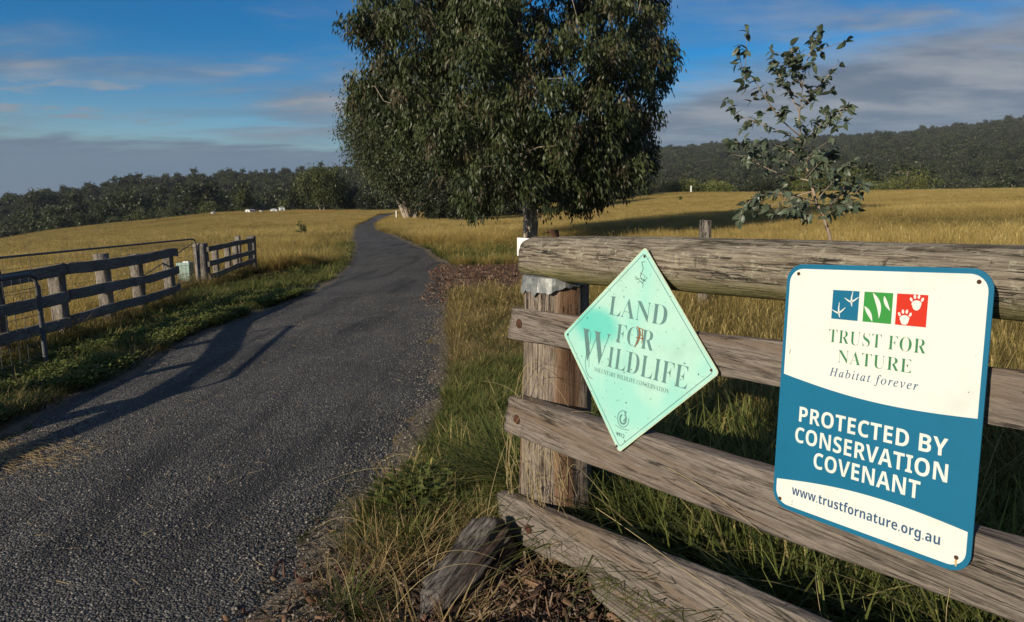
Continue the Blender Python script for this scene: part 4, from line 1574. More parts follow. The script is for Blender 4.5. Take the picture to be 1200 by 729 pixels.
# ------------------------------------------------------------------ single long stalks near the fence
def tube(pts, rad, k=5):
    P = np.array(pts, float)
    t = np.gradient(P, axis=0)
    t /= np.linalg.norm(t, axis=1)[:, None] + 1e-9
    rad = np.full(len(P), rad) if np.isscalar(rad) else np.array(rad)
    rings = []
    up = np.array([0, 0, 1.0])
    for p, d, r in zip(P, t, rad):
        a = np.cross(d, up)
        if np.linalg.norm(a) < 0.05:
            a = np.cross(d, np.array([1.0, 0, 0]))
        a /= np.linalg.norm(a)
        b = np.cross(a, d)
        rings.append(np.array([p + r * (math.cos(2 * math.pi * j / k) * a + math.sin(2 * math.pi * j / k) * b) for j in range(k)]))
    return rings


def join_tubes(name, tubes, mat, col=None):
    vs, fs, o = [], [], 0
    for rings in tubes:
        n, k = len(rings), len(rings[0])
        vs.append(np.vstack(rings))
        i, j = np.meshgrid(np.arange(n - 1), np.arange(k), indexing='ij')
        j2 = (j + 1) % k
        fs.append(np.stack([i * k + j, i * k + j2, (i + 1) * k + j2, (i + 1) * k + j], -1).reshape(-1, 4) + o)
        o += n * k
    return mesh_np(name, np.vstack(vs), np.vstack(fs), mat, smooth=True)


def fs2w(s, off, z):
    return FB + EX * s + EY * off + np.array([0, 0, z])


def bez(a, b, c, n=14):
    t = np.linspace(0, 1, n)[:, None]
    a, b, c = map(np.array, (a, b, c))
    return a * (1 - t) ** 2 + 2 * b * t * (1 - t) + c * t ** 2


STALK = simple('dry stalk', (0.42, 0.33, 0.16), 0.7, var=0.3, scale=50)
tb = []
def stalk(a, b, c, r=0.0014):
    tb.append(tube(bez(fs2w(*a), fs2w(*b), fs2w(*c)), np.linspace(r, r * 0.35, 14), 4))
stalk((0.30, 0.12, 0.30), (0.62, 0.02, 0.36), (1.35, -0.10, 0.36), 0.0018)
stalk((0.70, 0.25, 0.15), (0.9, 0.12, 0.42), (1.30, 0.02, 0.30))
stalk((-0.22, -0.06, 0.02), (-0.05, -0.10, 0.30), (0.25, -0.08, 0.45))
stalk((-0.20, -0.05, 0.05), (-0.02, -0.12, 0.45), (0.06, -0.05, 0.62))
stalk((0.28, 0.20, 0.30), (0.20, -0.02, 0.60), (0.36, -0.02, 0.40))
stalk((-0.14, 0.03, 0.30), (-0.05, -0.02, 0.98), (0.22, 0.0, 0.78))
stalk((-0.16, 0.03, 0.25), (0.02, -0.03, 1.00), (0.28, 0.0, 0.70))
stalk((0.0, 0.0, 0.64), (0.05, -0.05, 0.95), (0.20, -0.02, 0.70))
stalk((-0.12, 0.02, 0.20), (-0.14, -0.03, 0.5), (0.10, -0.02, 0.85))
stalk((0.62, 0.0, 0.62), (0.85, -0.04, 0.68), (1.10, -0.03, 0.58))
stalk((1.70, 0.2, 0.5), (1.45, -0.05, 0.95), (1.55, -0.03, 0.40))
stalk((1.0, 0.5, 0.15), (1.1, 0.12, 0.6), (1.25, 0.05, 0.30))
for k in range(34):
    s = rng.uniform(-0.14, 0.26)
    z0 = rng.uniform(0.10, 0.45)
    stalk((s, 0.035, z0), (s + rng.normal(0, 0.08), -0.02, z0 + rng.uniform(0.15, 0.35)), (s + rng.normal(0, 0.14), 0.02, z0 + rng.uniform(0.05, 0.3)), 0.0011)
for k in range(26):
    x0 = rng.uniform(-0.55, -0.10)
    y0 = rng.uniform(2.1, 3.6)
    a = np.array([x0, y0, T(x0, y0)])
    d = rng.uniform(0, 6.28)
    L = rng.uniform(0.15, 0.45)
    tb.append(tube(bez(a, a + np.array([math.cos(d) * L * 0.4, math.sin(d) * L * 0.4, L * 0.7]), a + np.array([math.cos(d) * L, math.sin(d) * L, L * rng.uniform(0.1, 0.5)])), np.linspace(0.0013, 0.0005, 14), 4))
a = np.array([-0.40, 3.35, T(-0.4, 3.35)])
tb.append(tube(bez(a, a + np.array([-0.25, 0.15, 0.16]), a + np.array([-0.62, -0.12, 0.045])), np.linspace(0.002, 0.0007, 14), 4))
tag(obj('dry_stalks', join_tubes('dry_stalks', tb, STALK)), 'thin dry grass stalks tangled round the gate post and rails', 'grass stalks', kind='stuff')


# ------------------------------------------------------------------ left fences
def rough_post(name, x, y, w, d, z0, z1, parent, mat, seed, rz=0.0, lean=(0, 0), slope=0.02):
    rings = []
    n = 16
    for i in range(n):
        t = i / (n - 1)
        z = z0 + (z1 - z0) * t
        ring = []
        for k in range(24):
            a = 2 * math.pi * k / 24
            ca, sa = math.cos(a), math.sin(a)
            q = (abs(ca) ** 5 + abs(sa) ** 5) ** (-1 / 5)
            m = q * (1 + 0.10 * nz((ca * 1.5, sa * 1.5, t * 1.5), 1.0, seed) - 0.12 * max(0, nz((ca * 5, sa * 5, t * 0.6), 1.0, seed + 4)))
            px, py = ca * m * w / 2, sa * m * d / 2
            if abs(rz) > 0:
                px, py = px * math.cos(rz) - py * math.sin(rz), px * math.sin(rz) + py * math.cos(rz)
            zz_ = z + (slope * nz((ca * 2, sa * 2, 0), 1.0, seed + 2) if i == n - 1 else 0)
            ring.append((x + px + lean[0] * t, y + py + lean[1] * t, zz_))
        rings.append(np.array(ring))
    return obj(name, loft(name, rings, mat), parent)


def path_board(name, P, z0s, hh, th, parent, mat, seed):
    """board following plan points P (x, y); z0s lower edge heights"""
    P = np.array(P, float)
    d = np.concatenate([[0], np.cumsum(np.linalg.norm(np.diff(P, axis=0), axis=1))])
    n = max(8, int(d[-1] / 0.10))
    loop = rounded_rect(3, 0.08)
    rings = []
    for i in range(n):
        q = d[-1] * i / (n - 1)
        x, y, z = np.interp(q, d, P[:, 0]), np.interp(q, d, P[:, 1]), np.interp(q, d, z0s)
        e = 0.05
        tx = np.interp(min(q + e, d[-1]), d, P[:, 0]) - np.interp(max(q - e, 0), d, P[:, 0])
        ty = np.interp(min(q + e, d[-1]), d, P[:, 1]) - np.interp(max(q - e, 0), d, P[:, 1])
        l = math.hypot(tx, ty)
        nx_, ny_ = ty / l, -tx / l
        ring = []
        for a, b in loop:
            w = nz((q * 2.2, b, a), 1.0, seed) * 0.010 + nz((q * 9, b * 2, a), 1.0, seed + 3) * 0.004
            o = (a - 0.5) * th + nz((q * 3, b * 3, a), 1.0, seed + 7) * 0.005
            ring.append((x + nx_ * o, y + ny_ * o, z + hh * b + w))
        rings.append(np.array(ring))
    return obj(name, loft(name, rings, mat), parent)


f1 = [(-5.05, 2.0), (-4.76, 3.5), (-4.90, 4.9), (-5.25, 6.2), (-5.62, 7.49), (-5.68, 8.65), (-5.78, 9.86), (-5.90, 10.96), (-6.14, 12.39)]
left_fence = empty('timber_fence', (-5.78, 9.86, float(T(-5.78, 9.86))))
tag(left_fence, 'grey three rail timber fence in shade along the left verge', 'fence')
inv = Matrix.Translation(-left_fence.location)
objs = []
for i, (x, y) in enumerate(f1):
    g = float(T(x, y))
    objs.append(rough_post('post', x - 0.12, y + 0.02, 0.17, 0.15, g - 0.2, g + 1.02 + 0.05 * math.sin(i * 2.3), left_fence, W_DARKP, 3.1 * i + 1, lean=(0.03 * math.sin(i * 1.7), -0.05)))
f1x = [(f1[0][0], f1[0][1] - 0.3)] + f1 + [(f1[-1][0] - 0.03, f1[-1][1] + 0.16)]
tz = np.array([float(T(x, y)) for x, y in f1x])
for k, (h0, hh) in enumerate(((0.225, 0.125), (0.535, 0.135), (0.865, 0.145))):
    for a, b in ((0, 6), (6, len(f1x))):
        seg = f1x[a:b + 1] if b < len(f1x) else f1x[a:]
        P = [(x + 0.01, y) for x, y in seg]
        zs = [float(T(x, y)) + h0 + 0.015 * math.sin(i * 1.9 + k) for i, (x, y) in enumerate(seg)]
        if a:
            P = [(p[0] + 0.004, p[1] + (0.02 if i == 0 else 0)) for i, p in enumerate(P)]
        objs.append(path_board('rail', P, zs, hh, 0.045, left_fence, W_DARKR, 7.7 * k + a))
for o in objs:
    o.matrix_parent_inverse = inv

far_fence = empty('timber_fence', (-6.9, 16.8, float(T(-6.9, 16.8))))
tag(far_fence, 'short three rail fence section with thick furrowed end post beyond the gate opening', 'fence')
inv2 = Matrix.Translation(-far_fence.location)
objs = []
g = float(T(-6.80, 15.1))
objs.append(rough_post('gate_post', -6.86, 15.16, 0.27, 0.26, g - 0.2, g + 0.99, far_fence, W_DARKP, 71.0, lean=(-0.05, 0)))
g = float(T(-7.13, 18.8))
objs.append(rough_post('end_post', -7.16, 18.85, 0.20, 0.18, g - 0.2, g + 1.02, far_fence, W_DARKP, 75.0))
for i, (x, y, h) in enumerate(((-6.98, 16.2, 0.80), (-7.10, 17.2, 0.85), (-7.22, 18.0, 0.92), (-7.36, 18.55, 1.05))):
    g = float(T(x, y))
    objs.append(rough_post('post', x - 0.06, y, 0.14, 0.12, g - 0.2, g + h, far_fence, W_DARKP, 80 + 3.0 * i))
P = [(-6.72, 15.1), (-6.86, 16.2), (-7.0, 17.3), (-7.09, 18.75)]
for k, h0 in enumerate((0.17, 0.475, 0.80)):
    objs.append(path_board('rail', P, [float(T(x, y)) + h0 + (0.04 * j if k == 0 else 0.015 * j) for j, (x, y) in enumerate(P)], 0.115, 0.045, far_fence, W_DARKR, 90 + k * 4.0))
for o in objs:
    o.matrix_parent_inverse = inv2


def farm_gate(label, A, B, H, z_lift, rad, wires_v, wires_h, brace=True, round_b=0.14):
    A, B = np.array(A, float), np.array(B, float)
    ga, gb = float(T(*A)) + z_lift, float(T(*B)) + z_lift
    L = np.linalg.norm(B - A)
    root = empty('farm_gate', (A[0], A[1], ga))
    tag(root, label, 'gate')
    u = np.array([(B - A)[0], (B - A)[1], gb - ga]) / L
    Z = np.array([0, 0, 1.0])
    def P(s, z):
        return u * s + Z * z
    loop = []
    rb = round_b
    for (s, z) in ((0, 0), (0, H - rb), (rb * 0.3, H - rb * 0.3), (rb, H), (L - rb, H), (L - rb * 0.3, H - rb * 0.3), (L, H - rb), (L, 0)):
        loop.append(P(s, z))
    fr = [tube(loop, rad, 8), tube([P(0, 0.04), P(L / 2, 0.04), P(L, 0.04)], rad, 8)]
    obj('frame', join_tubes('frame', fr, GALV), root)
    if brace:
        obj('brace', join_tubes('brace', [tube([P(L * 0.02, H * 0.92), P(L * 0.3, H * 0.46), P(L * 0.55, 0.05)], rad * 0.55, 6)], GALV), root)
    ws = []
    for i in range(1, wires_v):
        s = L * i / wires_v
        ws.append(tube([P(s, 0.04), P(s, H * 0.5), P(s, H)], 0.0028, 4))
    for j in range(1, wires_h):
        z = H * j / wires_h
        ws.append(tube([P(0, z), P(L / 2, z + 0.01), P(L, z)], 0.0028, 4))
    obj('wire_mesh', join_tubes('wire_mesh', ws, GALV), root)
    return root


farm_gate('galvanised mesh gate end in the shade at the left picture edge', (-4.86, 6.95), (-4.45, 3.75), 0.98, 0.03, 0.024, 22, 7, brace=False)
farm_gate('long thin tube gate swung open behind the grey fence', (-6.92, 15.0), (-7.05, 8.0), 1.08, 0.03, 0.017, 40, 6)


# ------------------------------------------------------------------ small things in the paddock
def box_rings(w, d, z0, z1, bev=0.01):
    out = []
    for z, s in ((z0, 1.0), (z1 - bev, 1.0), (z1, 1 - 2 * bev / max(w, d))):
        out.append(np.array([(x * w / 2 * s, y * d / 2 * s, z) for x, y in ((-1, -1), (1, -1), (1, 1), (-1, 1))]))
    return out

bx = empty('utility_box', (-8.35, 17.4, float(T(-8.35, 17.4))))
tag(bx, 'pale green utility box standing in grass behind the gate opening', 'utility box')
PGRN = simple('pale green enamel', (0.30, 0.42, 0.36), 0.5, var=0.3)
obj('body', loft('body', box_rings(0.30, 0.24, -0.05, 0.40), PGRN, smooth=False), bx)
o = obj('lid', loft('lid', box_rings(0.33, 0.27, 0.0, 0.07), PGRN, smooth=False), bx); o.location = (0, 0, 0.40)
o = obj('number_plate', loft('number_plate', box_rings(0.14, 0.10, 0.0, 0.03), WHITEP, smooth=False), bx); o.location = (0.04, 0.0, 0.471)
for sx in (-1, 1):
    o = obj('leg', loft('leg', box_rings(0.05, 0.20, -0.2, 0.0), PGRN, smooth=False), bx); o.location = (sx * 0.11, 0, -0.04)

q = at(827, 258, 8.2)
g = float(T(q[0], 8.2))
o = rough_post('timber_post', 0, 0, 0.125, 0.11, -0.2, q[2] - g, None, W_DARKP, 33.0, slope=0.006)
o.location = (q[0], 8.2, g)
tag(o, 'single grey timber post standing in the paddock behind the log', 'post')

for i, (px, Y, h, lab) in enumerate(((464, 88.0, 1.15, 'white marker post at the bend of the road below the pale gums'), (809, 150.0, 2.2, 'white post on the paddock skyline right of the big tree'))):
    x = (px - 600) / FPX * Y * 0.988
    g = float(T(x, Y))
    r_ = empty('marker_post', (x, Y, g))
    tag(r_, lab, 'post')
    w_ = 0.13 + 0.12 * i
    obj('shaft', loft('shaft', box_rings(w_, w_, -0.3, h), WHITEP, smooth=False), r_)
    o = obj('cap', loft('cap', box_rings(w_ * 1.15, w_ * 1.15, 0, 0.08), simple('post cap', (0.5, 0.42, 0.3)), smooth=False), r_)
    o.location = (0, 0, h)


# ------------------------------------------------------------------ trees
def mat_leaf(name, a, b_, c_, brown=None, amt=0.0, trans=0.22, vary=False, rough=0.45):
    b = NB(name)
    t, k, hd = b.sep(b.attr('Col'))
    c = b.mix(t, a, b_)
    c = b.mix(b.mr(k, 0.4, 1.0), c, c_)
    if brown:
        c = b.mix(b.math('MULTIPLY', b.mr(hd, 0.80, 0.92), amt), c, brown)
    if vary:
        r = b.rand()
        c = b.mix(b.mr(r, 0.0, 1.0, 0.0, 0.55), c, tuple(0.45 * q for q in a))
        c = b.mix(b.mr(r, 0.72, 0.95, 0.0, 0.5), c, (0.085, 0.080, 0.045))
    return b.finish_leaf(c, c, trans, rough, 0.3)


def mat_bark(name, a, b_):
    b = NB(name)
    n = b.noise(b.vec((6, 6, 1.2)), 1.4, 6, 0.65, 0.6)
    n2 = b.noise(b.vec((20, 20, 3)), 2.0, 4, 0.6)
    c = b.mix(b.mr(n, 0.35, 0.65), b_, a)
    return b.finish(c, 0.85, b.bump(n2, 0.5, 0.02), spec=0.15)


BARK_PALE = mat_bark('pale gum bark', (0.42, 0.36, 0.28), (0.17, 0.13, 0.10))
BARK_DARK = mat_bark('grey bark', (0.17, 0.14, 0.11), (0.07, 0.055, 0.045))
LEAF_GUM = mat_leaf('gum leaves', (0.018, 0.028, 0.010), (0.058, 0.078, 0.024), (0.095, 0.112, 0.040), brown=(0.11, 0.075, 0.05), amt=0.6)
LEAF_GREY = mat_leaf('grey gum leaves', (0.032, 0.042, 0.017), (0.075, 0.090, 0.034), (0.12, 0.13, 0.052))
LEAF_DARK = mat_leaf('dark leaves', (0.012, 0.018, 0.008), (0.032, 0.040, 0.015), (0.05, 0.055, 0.022))
LEAF_BRIGHT = mat_leaf('bright leaves', (0.055, 0.070, 0.016), (0.125, 0.142, 0.034), (0.18, 0.185, 0.05))
LEAF_FOREST = mat_leaf('forest leaves', (0.040, 0.052, 0.020), (0.072, 0.088, 0.034), (0.105, 0.115, 0.046), trans=0.42, vary=True)


def leaf_quads(pos, d, side, L, W, tone, k, hd):
    """diamond leaves: pos (N,3) base, d direction, side vector"""
    n = len(pos)
    v = np.empty((n, 4, 3))
    v[:, 0] = pos
    v[:, 1] = pos + d * (L * 0.45)[:, None] + side * (W * 0.5)[:, None]
    v[:, 2] = pos + d * L[:, None]
    v[:, 3] = pos + d * (L * 0.45)[:, None] - side * (W * 0.5)[:, None]
    f = np.arange(n * 4).reshape(-1, 4)
    c = np.repeat(np.column_stack([tone, k, hd]), 4, axis=0)
    return v.reshape(-1, 3), f, c


def unit(v):
    return v / (np.linalg.norm(v, axis=1)[:, None] + 1e-9)


def crown_leaves(g, lobes, radii, n_sprays, n_leaf, L, W, hang, spray_len, spray_w):
    """leaf sprays spread through lobes; returns arrays for leaf_quads"""
    P, tone, k, hd, dirs = [], [], [], [], []
    for c, r in zip(lobes, radii):
        ns = max(3, int(n_sprays * (r ** 2)))
        u = unit(g.normal(size=(ns, 3)))
        rad = r * g.random(ns) ** 0.45
        sp = c + u * rad[:, None] * np.array([1, 1, 0.8])
        st = np.clip(0.55 * g.random(ns) + 0.55 * g.random() - 0.05, 0, 1)
        sh = g.random(ns)
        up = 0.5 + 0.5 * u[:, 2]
        for j in range(ns):
            m = n_leaf
            t = g.random(m)
            off = g.normal(size=(m, 3)) * spray_w
            off[:, 2] -= t * spray_len * (0.6 + 0.8 * g.random())
            # sprays arch outward
            off[:, :2] += u[j, :2] * (t * spray_len * 0.35)[:, None]
            P.append(sp[j] + off)
            tone.append(np.clip(st[j] * 0.75 + 0.25 * g.random(m), 0, 1))
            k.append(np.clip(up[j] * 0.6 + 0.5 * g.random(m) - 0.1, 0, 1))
            hd.append(np.full(m, sh[j]))
            dd = g.normal(size=(m, 3)) * (1 - hang) * 0.9
            dd[:, 2] -= hang * 1.5
            dd[:, :2] += u[j, :2] * 0.35
            dirs.append(dd)
    P = np.vstack(P)
    n = len(P)
    d = unit(np.vstack(dirs))
    side = unit(np.cross(d, g.normal(size=(n, 3))))
    LL = L * (0.65 + 0.7 * g.random(n))
    WW = W * (0.7 + 0.6 * g.random(n))
    return leaf_quads(P, d, side, LL, WW, np.concatenate(tone), np.concatenate(k), np.concatenate(hd))


def skeleton(g, trunk, r0, lobes, wig=0.12, max_len=None, rmin=0.012, power=0.55):
    """trunk: list of points; every lobe is joined to the nearest suitable node -> list of tubes"""
    nodes = [np.array(p, float) for p in trunk]
    parent = [-1] + list(range(len(trunk) - 1))
    start = max(1, int(len(trunk) * 0.35))
    order = np.argsort([np.min([np.linalg.norm(l - q) for q in nodes[start:]]) for l in lobes])
    tips = []
    for i in order:
        l = np.array(lobes[i])
        best, bd = start, 1e9
        for j in range(start, len(nodes)):
            q = nodes[j]
            d = np.linalg.norm(l - q) + 1.6 * max(0.0, q[2] - l[2] + 0.2)
            if d < bd:
                best, bd = j, d
        q = nodes[best]
        prev = best
        dist = np.linalg.norm(l - q)
        m = max(2, int(dist / (max_len or 1.2)) + 1)
        for s in range(1, m + 1):
            t = s / m
            p = q + (l - q) * t
            if s < m:
                p = p + g.normal(size=3) * wig * dist / m + np.array([0, 0, 0.10 * dist * math.sin(math.pi * t)])
            nodes.append(p)
            parent.append(prev)
            prev = len(nodes) - 1
        tips.append(prev)
    cnt = np.zeros(len(nodes))
    for t in tips:
        j = t
        while j >= 0:
            cnt[j] += 1
            j = parent[j]
    mx = max(cnt.max(), 1)
    rad = np.maximum(rmin, r0 * (np.maximum(cnt, 0.4) / mx) ** power)
    # taper the trunk itself
    for j in range(len(trunk)):
        rad[j] = max(rad[j], r0 * (1 - 0.6 * j / len(trunk)))
    rad[0] *= 1.25
    tubes = []
    for j in range(1, len(nodes)):
        a, b = nodes[parent[j]], nodes[j]
        ra = rad[parent[j]] if parent[j] < len(trunk) and j < len(trunk) else min(rad[parent[j]], rad[j] * 1.25)
        k = 10 if rad[j] > 0.12 * r0 * 2 else 5
        k = 9 if j < len(trunk) else 5
        tubes.append(tube([a, (a + b) / 2, b], [ra, (ra + rad[j]) / 2, rad[j]], k))
    return tubes


def join_any(name, tubes, mat):
    vs, fs, o = [], [], 0
    for rings in tubes:
        n, k = len(rings), len(rings[0])
        vs.append(np.vstack(rings))
        i, j = np.meshgrid(np.arange(n - 1), np.arange(k), indexing='ij')
        j2 = (j + 1) % k
        fs.append(np.stack([i * k + j, i * k + j2, (i + 1) * k + j2, (i + 1) * k + j], -1).reshape(-1, 4) + o)
        o += n * k
    return mesh_np(name, np.vstack(vs), np.vstack(fs), mat, smooth=True)


def poisson(g, sampler, n, dmin, tries=4000):
    out = []
    for _ in range(tries):
        p = sampler()
        if p is None:
            continue
        if all(np.sum((p - q) ** 2) > dmin * dmin for q in out):
            out.append(p)
            if len(out) >= n:
                break
    return np.array(out)


def in_poly(x, z, poly):
    c = False
    j = len(poly) - 1
    for i in range(len(poly)):
        xi, zi = poly[i]
        xj, zj = poly[j]
        if (zi > z) != (zj > z) and x < (xj - xi) * (z - zi) / (zj - zi) + xi:
            c = not c
        j = i
    return c


def put_tree(name, label, loc, tubes, bark, leaves, leafmat, cat='tree', group=None):
    root = empty(name, loc)
    tag(root, label, cat, group)
    obj('trunk', join_any('trunk', tubes, bark), root)
    obj('crown', mesh_np('crown', leaves[0], leaves[1], leafmat, col=leaves[2]), root)
    return root


# the big roadside gum -----------------------------------------------------
def build_gum():
    g = np.random.default_rng(77)
    bx_, by_ = 0.66, 26.0
    bz_ = float(T(bx_, by_))
    s = 26.0 / FPX
    # outline of the crown in metres about the trunk foot
    sil_px = [(552, 244), (524, 232), (508, 196), (480, 158), (446, 140), (416, 124), (408, 104), (416, 90), (446, 74), (424, 40), (408, 5), (412, -60), (450, -130), (540, -185), (640, -185), (730, -130), (772, -60),
              (780, 0), (793, 40), (790, 80), (786, 110), (768, 124), (782, 152), (778, 170), (758, 200), (726, 214), (700, 236), (668, 248), (610, 246), (560, 242)]
    poly = [((px - 600) * s * 0.99 - bx_, (EYE + (238 - py) * s * 1.0) - bz_) for px, py in sil_px]
    zs = [p[1] for p in poly]
    zmin, zmax = min(zs), max(zs)
    def sampler():
        x = g.uniform(-8, 7)
        z = g.uniform(zmin, zmax)
        m = 0.50
        if not all(in_poly(x + a, z + b, poly) for a, b in ((0, 0), (m, 0), (-m, 0), (0, m), (0, -m * 0.7))):
            return None
        xl = x + 1.0
        t = max(0.0, 1 - (xl / 7.0) ** 2 - ((z - 6.3) / 8.0) ** 2)
        dep = 5.4 * math.sqrt(t) + 0.3
        y = dep * (g.random() ** 0.55) * g.choice([-1, -1, 1])
        if z < 2.3 and y < 0.2 and -1.6 < x < 1.2:
            return None
        if mnoise.noise(Vector((x * 0.48 + 2.3, y * 0.48, z * 0.48))) < -0.20:
            return None                           # hollows between the boughs
        f = (by_ + y) / by_                       # keep the outline whatever the depth of the lobe
        return np.array([(x + bx_) * f - bx_, y, (z + bz_ - EYE) * f + EYE - bz_])
    lobes = poisson(g, sampler, 280, 0.98, 16000)
    def skirt():
        p = sampler()
        return p if p is not None and p[2] < 4.2 and p[0] > 0.6 else None
    lobes = np.vstack([lobes, poisson(g, skirt, 26, 0.66, 9000)])
    radii = g.uniform(0.42, 0.86, len(lobes))
    leaves = crown_leaves(g, lobes, radii, 46, 36, 0.195, 0.058, 0.66, 0.50, 0.11)
    trunk = [(0, 0, -0.3), (0.03, 0, 0.4), (0.05, 0.02, 1.0), (0.02, 0.05, 1.6), (-0.12, 0.05, 2.4), (-0.2, 0, 3.5), (-0.3, 0.1, 4.8), (-0.42, 0.1, 6.3), (-0.42, 0.0, 7.8), (-0.5, 0.1, 9.4)]
    tubes = skeleton(g, trunk, 0.29, [l for l in lobes], 0.10, 1.3, power=0.72)
    put_tree('gum_tree', 'large drooping eucalyptus with a pale trunk beside the road bend', (bx_, by_, bz_), tubes, BARK_PALE, leaves, LEAF_GUM)


build_gum()


def simple_tree(name, label, px, base_py, top_py, w_px, D, leafmat, bark, seed, shape='round', nl=60, leaf=(0.42, 0.20), cat='tree', group=None, low=0.15, stems=1, hang=0.4, spr=9, n_leaf=14, lean=0.0):
    g = np.random.default_rng(seed)
    x = (px - 600) / FPX * D * 0.988
    z0 = float(T(x, D))
    ztop = EYE + (238 - top_py) / FPX * D * 0.99
    H = max(1.0, ztop - z0)
    Wd = w_px / FPX * D / 2
    zl = H * low
    cz, rz_ = (H + zl) / 2, (H - zl) / 2
    lr = max(0.10 * H, 0.30 * Wd) if shape != 'gum' else 0.24 * Wd
    lr = min(lr, 2.2)
    def sampler():
        u = g.normal(size=3)
        u /= np.linalg.norm(u)
        r = g.random() ** 0.42
        p = u * r
        z = p[2]
        k = 1.0
        if shape == 'cone':
            k = 0.35 + 0.65 * (1 - (z + 1) / 2)
        elif shape == 'gum':
            k = 0.55 + 0.45 * (z + 1) / 2
        return np.array([p[0] * (Wd - lr * 0.6) * k + lean * z * Wd, p[1] * (Wd - lr * 0.5) * k * 0.85, cz + z * (rz_ - lr * 0.6)])
    lobes = poisson(g, sampler, nl, lr * 0.75, 5000)
    radii = lr * g.uniform(0.75, 1.2, len(lobes))
    leaves = crown_leaves(g, lobes, radii, spr / (lr ** 2) * 1.2, n_leaf, leaf[0], leaf[1], hang, lr * 0.55, lr * 0.22)
    tubes = []
    rt = max(0.05, (0.028 if stems == 1 else 0.017) * H)
    if stems == 1:
        tr = [(0, 0, -0.5), (0.02 * H, 0, H * 0.12), (0.0, 0, H * 0.28), (0.03 * H, 0, H * 0.45), (0, 0, H * 0.65), (0.02 * H, 0, H * 0.85)]
        tubes += skeleton(g, tr, rt, list(lobes), 0.12, H * 0.12, rt * 0.08)
    else:
        groups = np.array_split(np.argsort(lobes[:, 0]), stems)
        for i, ix in enumerate(groups):
            f = (i - (stems - 1) / 2) / max(1, stems - 1) * 2
            tr = [(f * 0.025 * H, 0, -0.5), (f * 0.06 * H - 0.02 * H, 0.03 * H * (-1) ** i, H * 0.10), (f * 0.13 * H - 0.03 * H, 0.03 * H, H * 0.26), (f * 0.20 * H, 0, H * 0.48), (f * 0.24 * H, 0, H * 0.7)]
            tubes += skeleton(g, tr, rt * 0.8, list(lobes[ix]), 0.12, H * 0.10, rt * 0.08)
    return put_tree(name, label, (x, D, z0), tubes, bark, leaves, leafmat, cat, group)


simple_tree('gum_tree', 'multi stemmed pale trunked eucalyptus at the road bend left of the big tree', 482, 263, 88, 190, 84, LEAF_GREY, BARK_PALE, 21, 'gum', 170, (0.36, 0.12), low=0.10, stems=4, hang=0.55, spr=27, n_leaf=22, lean=-0.05)
simple_tree('dark_tree', 'dark dense tree between the pale gum and the big eucalyptus', 540, 252, 130, 105, 82, LEAF_DARK, BARK_DARK, 22, 'round', 80, (0.45, 0.19), low=-0.16, spr=12, n_leaf=18)
simple_tree('dark_tree', 'dark spreading tree behind the big trunk, left of it', 594, 250, 120, 85, 92, LEAF_DARK, BARK_DARK, 23, 'round', 60, (0.45, 0.19), low=-0.12, spr=12, n_leaf=18)
simple_tree('dark_tree', 'dark tree seen right of the big trunk under its branches', 690, 238, 130, 100, 138, LEAF_DARK, BARK_DARK, 24, 'round', 70, (0.5, 0.22), low=-0.10, spr=12, n_leaf=18)
for px_, D_, w_, lab_ in ((512, 76, 58, 'between the pale gum stems and the big tree'), (552, 70, 62, 'in the gap left of the big trunk'), (588, 80, 52, 'just left of the big trunk')):
    simple_tree('dark_shrub', 'dark low shrub in deep shade, ' + lab_, px_, 258, 196, w_, D_, LEAF_DARK, BARK_DARK, 200 + px_, 'round', 40, (0.32, 0.14), 'shrub', 'dark shrubs under the big trees', low=-0.25, spr=12, n_leaf=16)
simple_tree('bush', 'small grey rounded bush beside the distant road right of the big tree', 734, 232, 216, 20, 126, LEAF_GREY, BARK_DARK, 25, 'round', 16, (0.25, 0.12), 'bush', low=0.0)
simple_tree('shrub', 'dark shrub at the end of the distant road', 757, 230, 215, 22, 140, LEAF_DARK, BARK_DARK, 44, 'round', 14, (0.3, 0.14), 'bush', low=0.0)
LEAF_MID = mat_leaf('mid leaves', (0.030, 0.042, 0.012), (0.078, 0.094, 0.026), (0.125, 0.135, 0.040))
simple_tree('round_tree', 'broad rounded tree with pale forked trunk on the left skyline', 378, 249, 190, 66, 140, LEAF_MID, BARK_PALE, 26, 'round', 70, (0.42, 0.18), low=0.12, stems=2, spr=12, n_leaf=16)
simple_tree('slender_tree', 'narrow dark tree touching the left side of the broad rounded tree', 347, 249, 210, 20, 147, LEAF_DARK, BARK_DARK, 27, 'round', 30, (0.38, 0.17), low=0.0)
simple_tree('dark_tree', 'dark bushy tree between the rounded tree and the pale gum', 408, 249, 215, 36, 146, LEAF_DARK, BARK_DARK, 28, 'round', 34, (0.4, 0.18), low=0.0)
simple_tree('dark_tree', 'dark low tree at the road bend just left of the pale gum', 432, 250, 222, 34, 140, LEAF_DARK, BARK_DARK, 29, 'round', 30, (0.4, 0.18), low=0.0)
simple_tree('conical_tree', 'dark conical tree standing alone left of the small white sheds', 286, 252, 219, 26, 140, LEAF_MID, BARK_DARK, 30, 'cone', 34, (0.36, 0.16), low=0.02)
simple_tree('bush', 'yellow green bush beside the small white sheds', 334, 248, 231, 20, 149, LEAF_BRIGHT, BARK_DARK, 31, 'round', 16, (0.3, 0.15), 'bush', low=0.0)
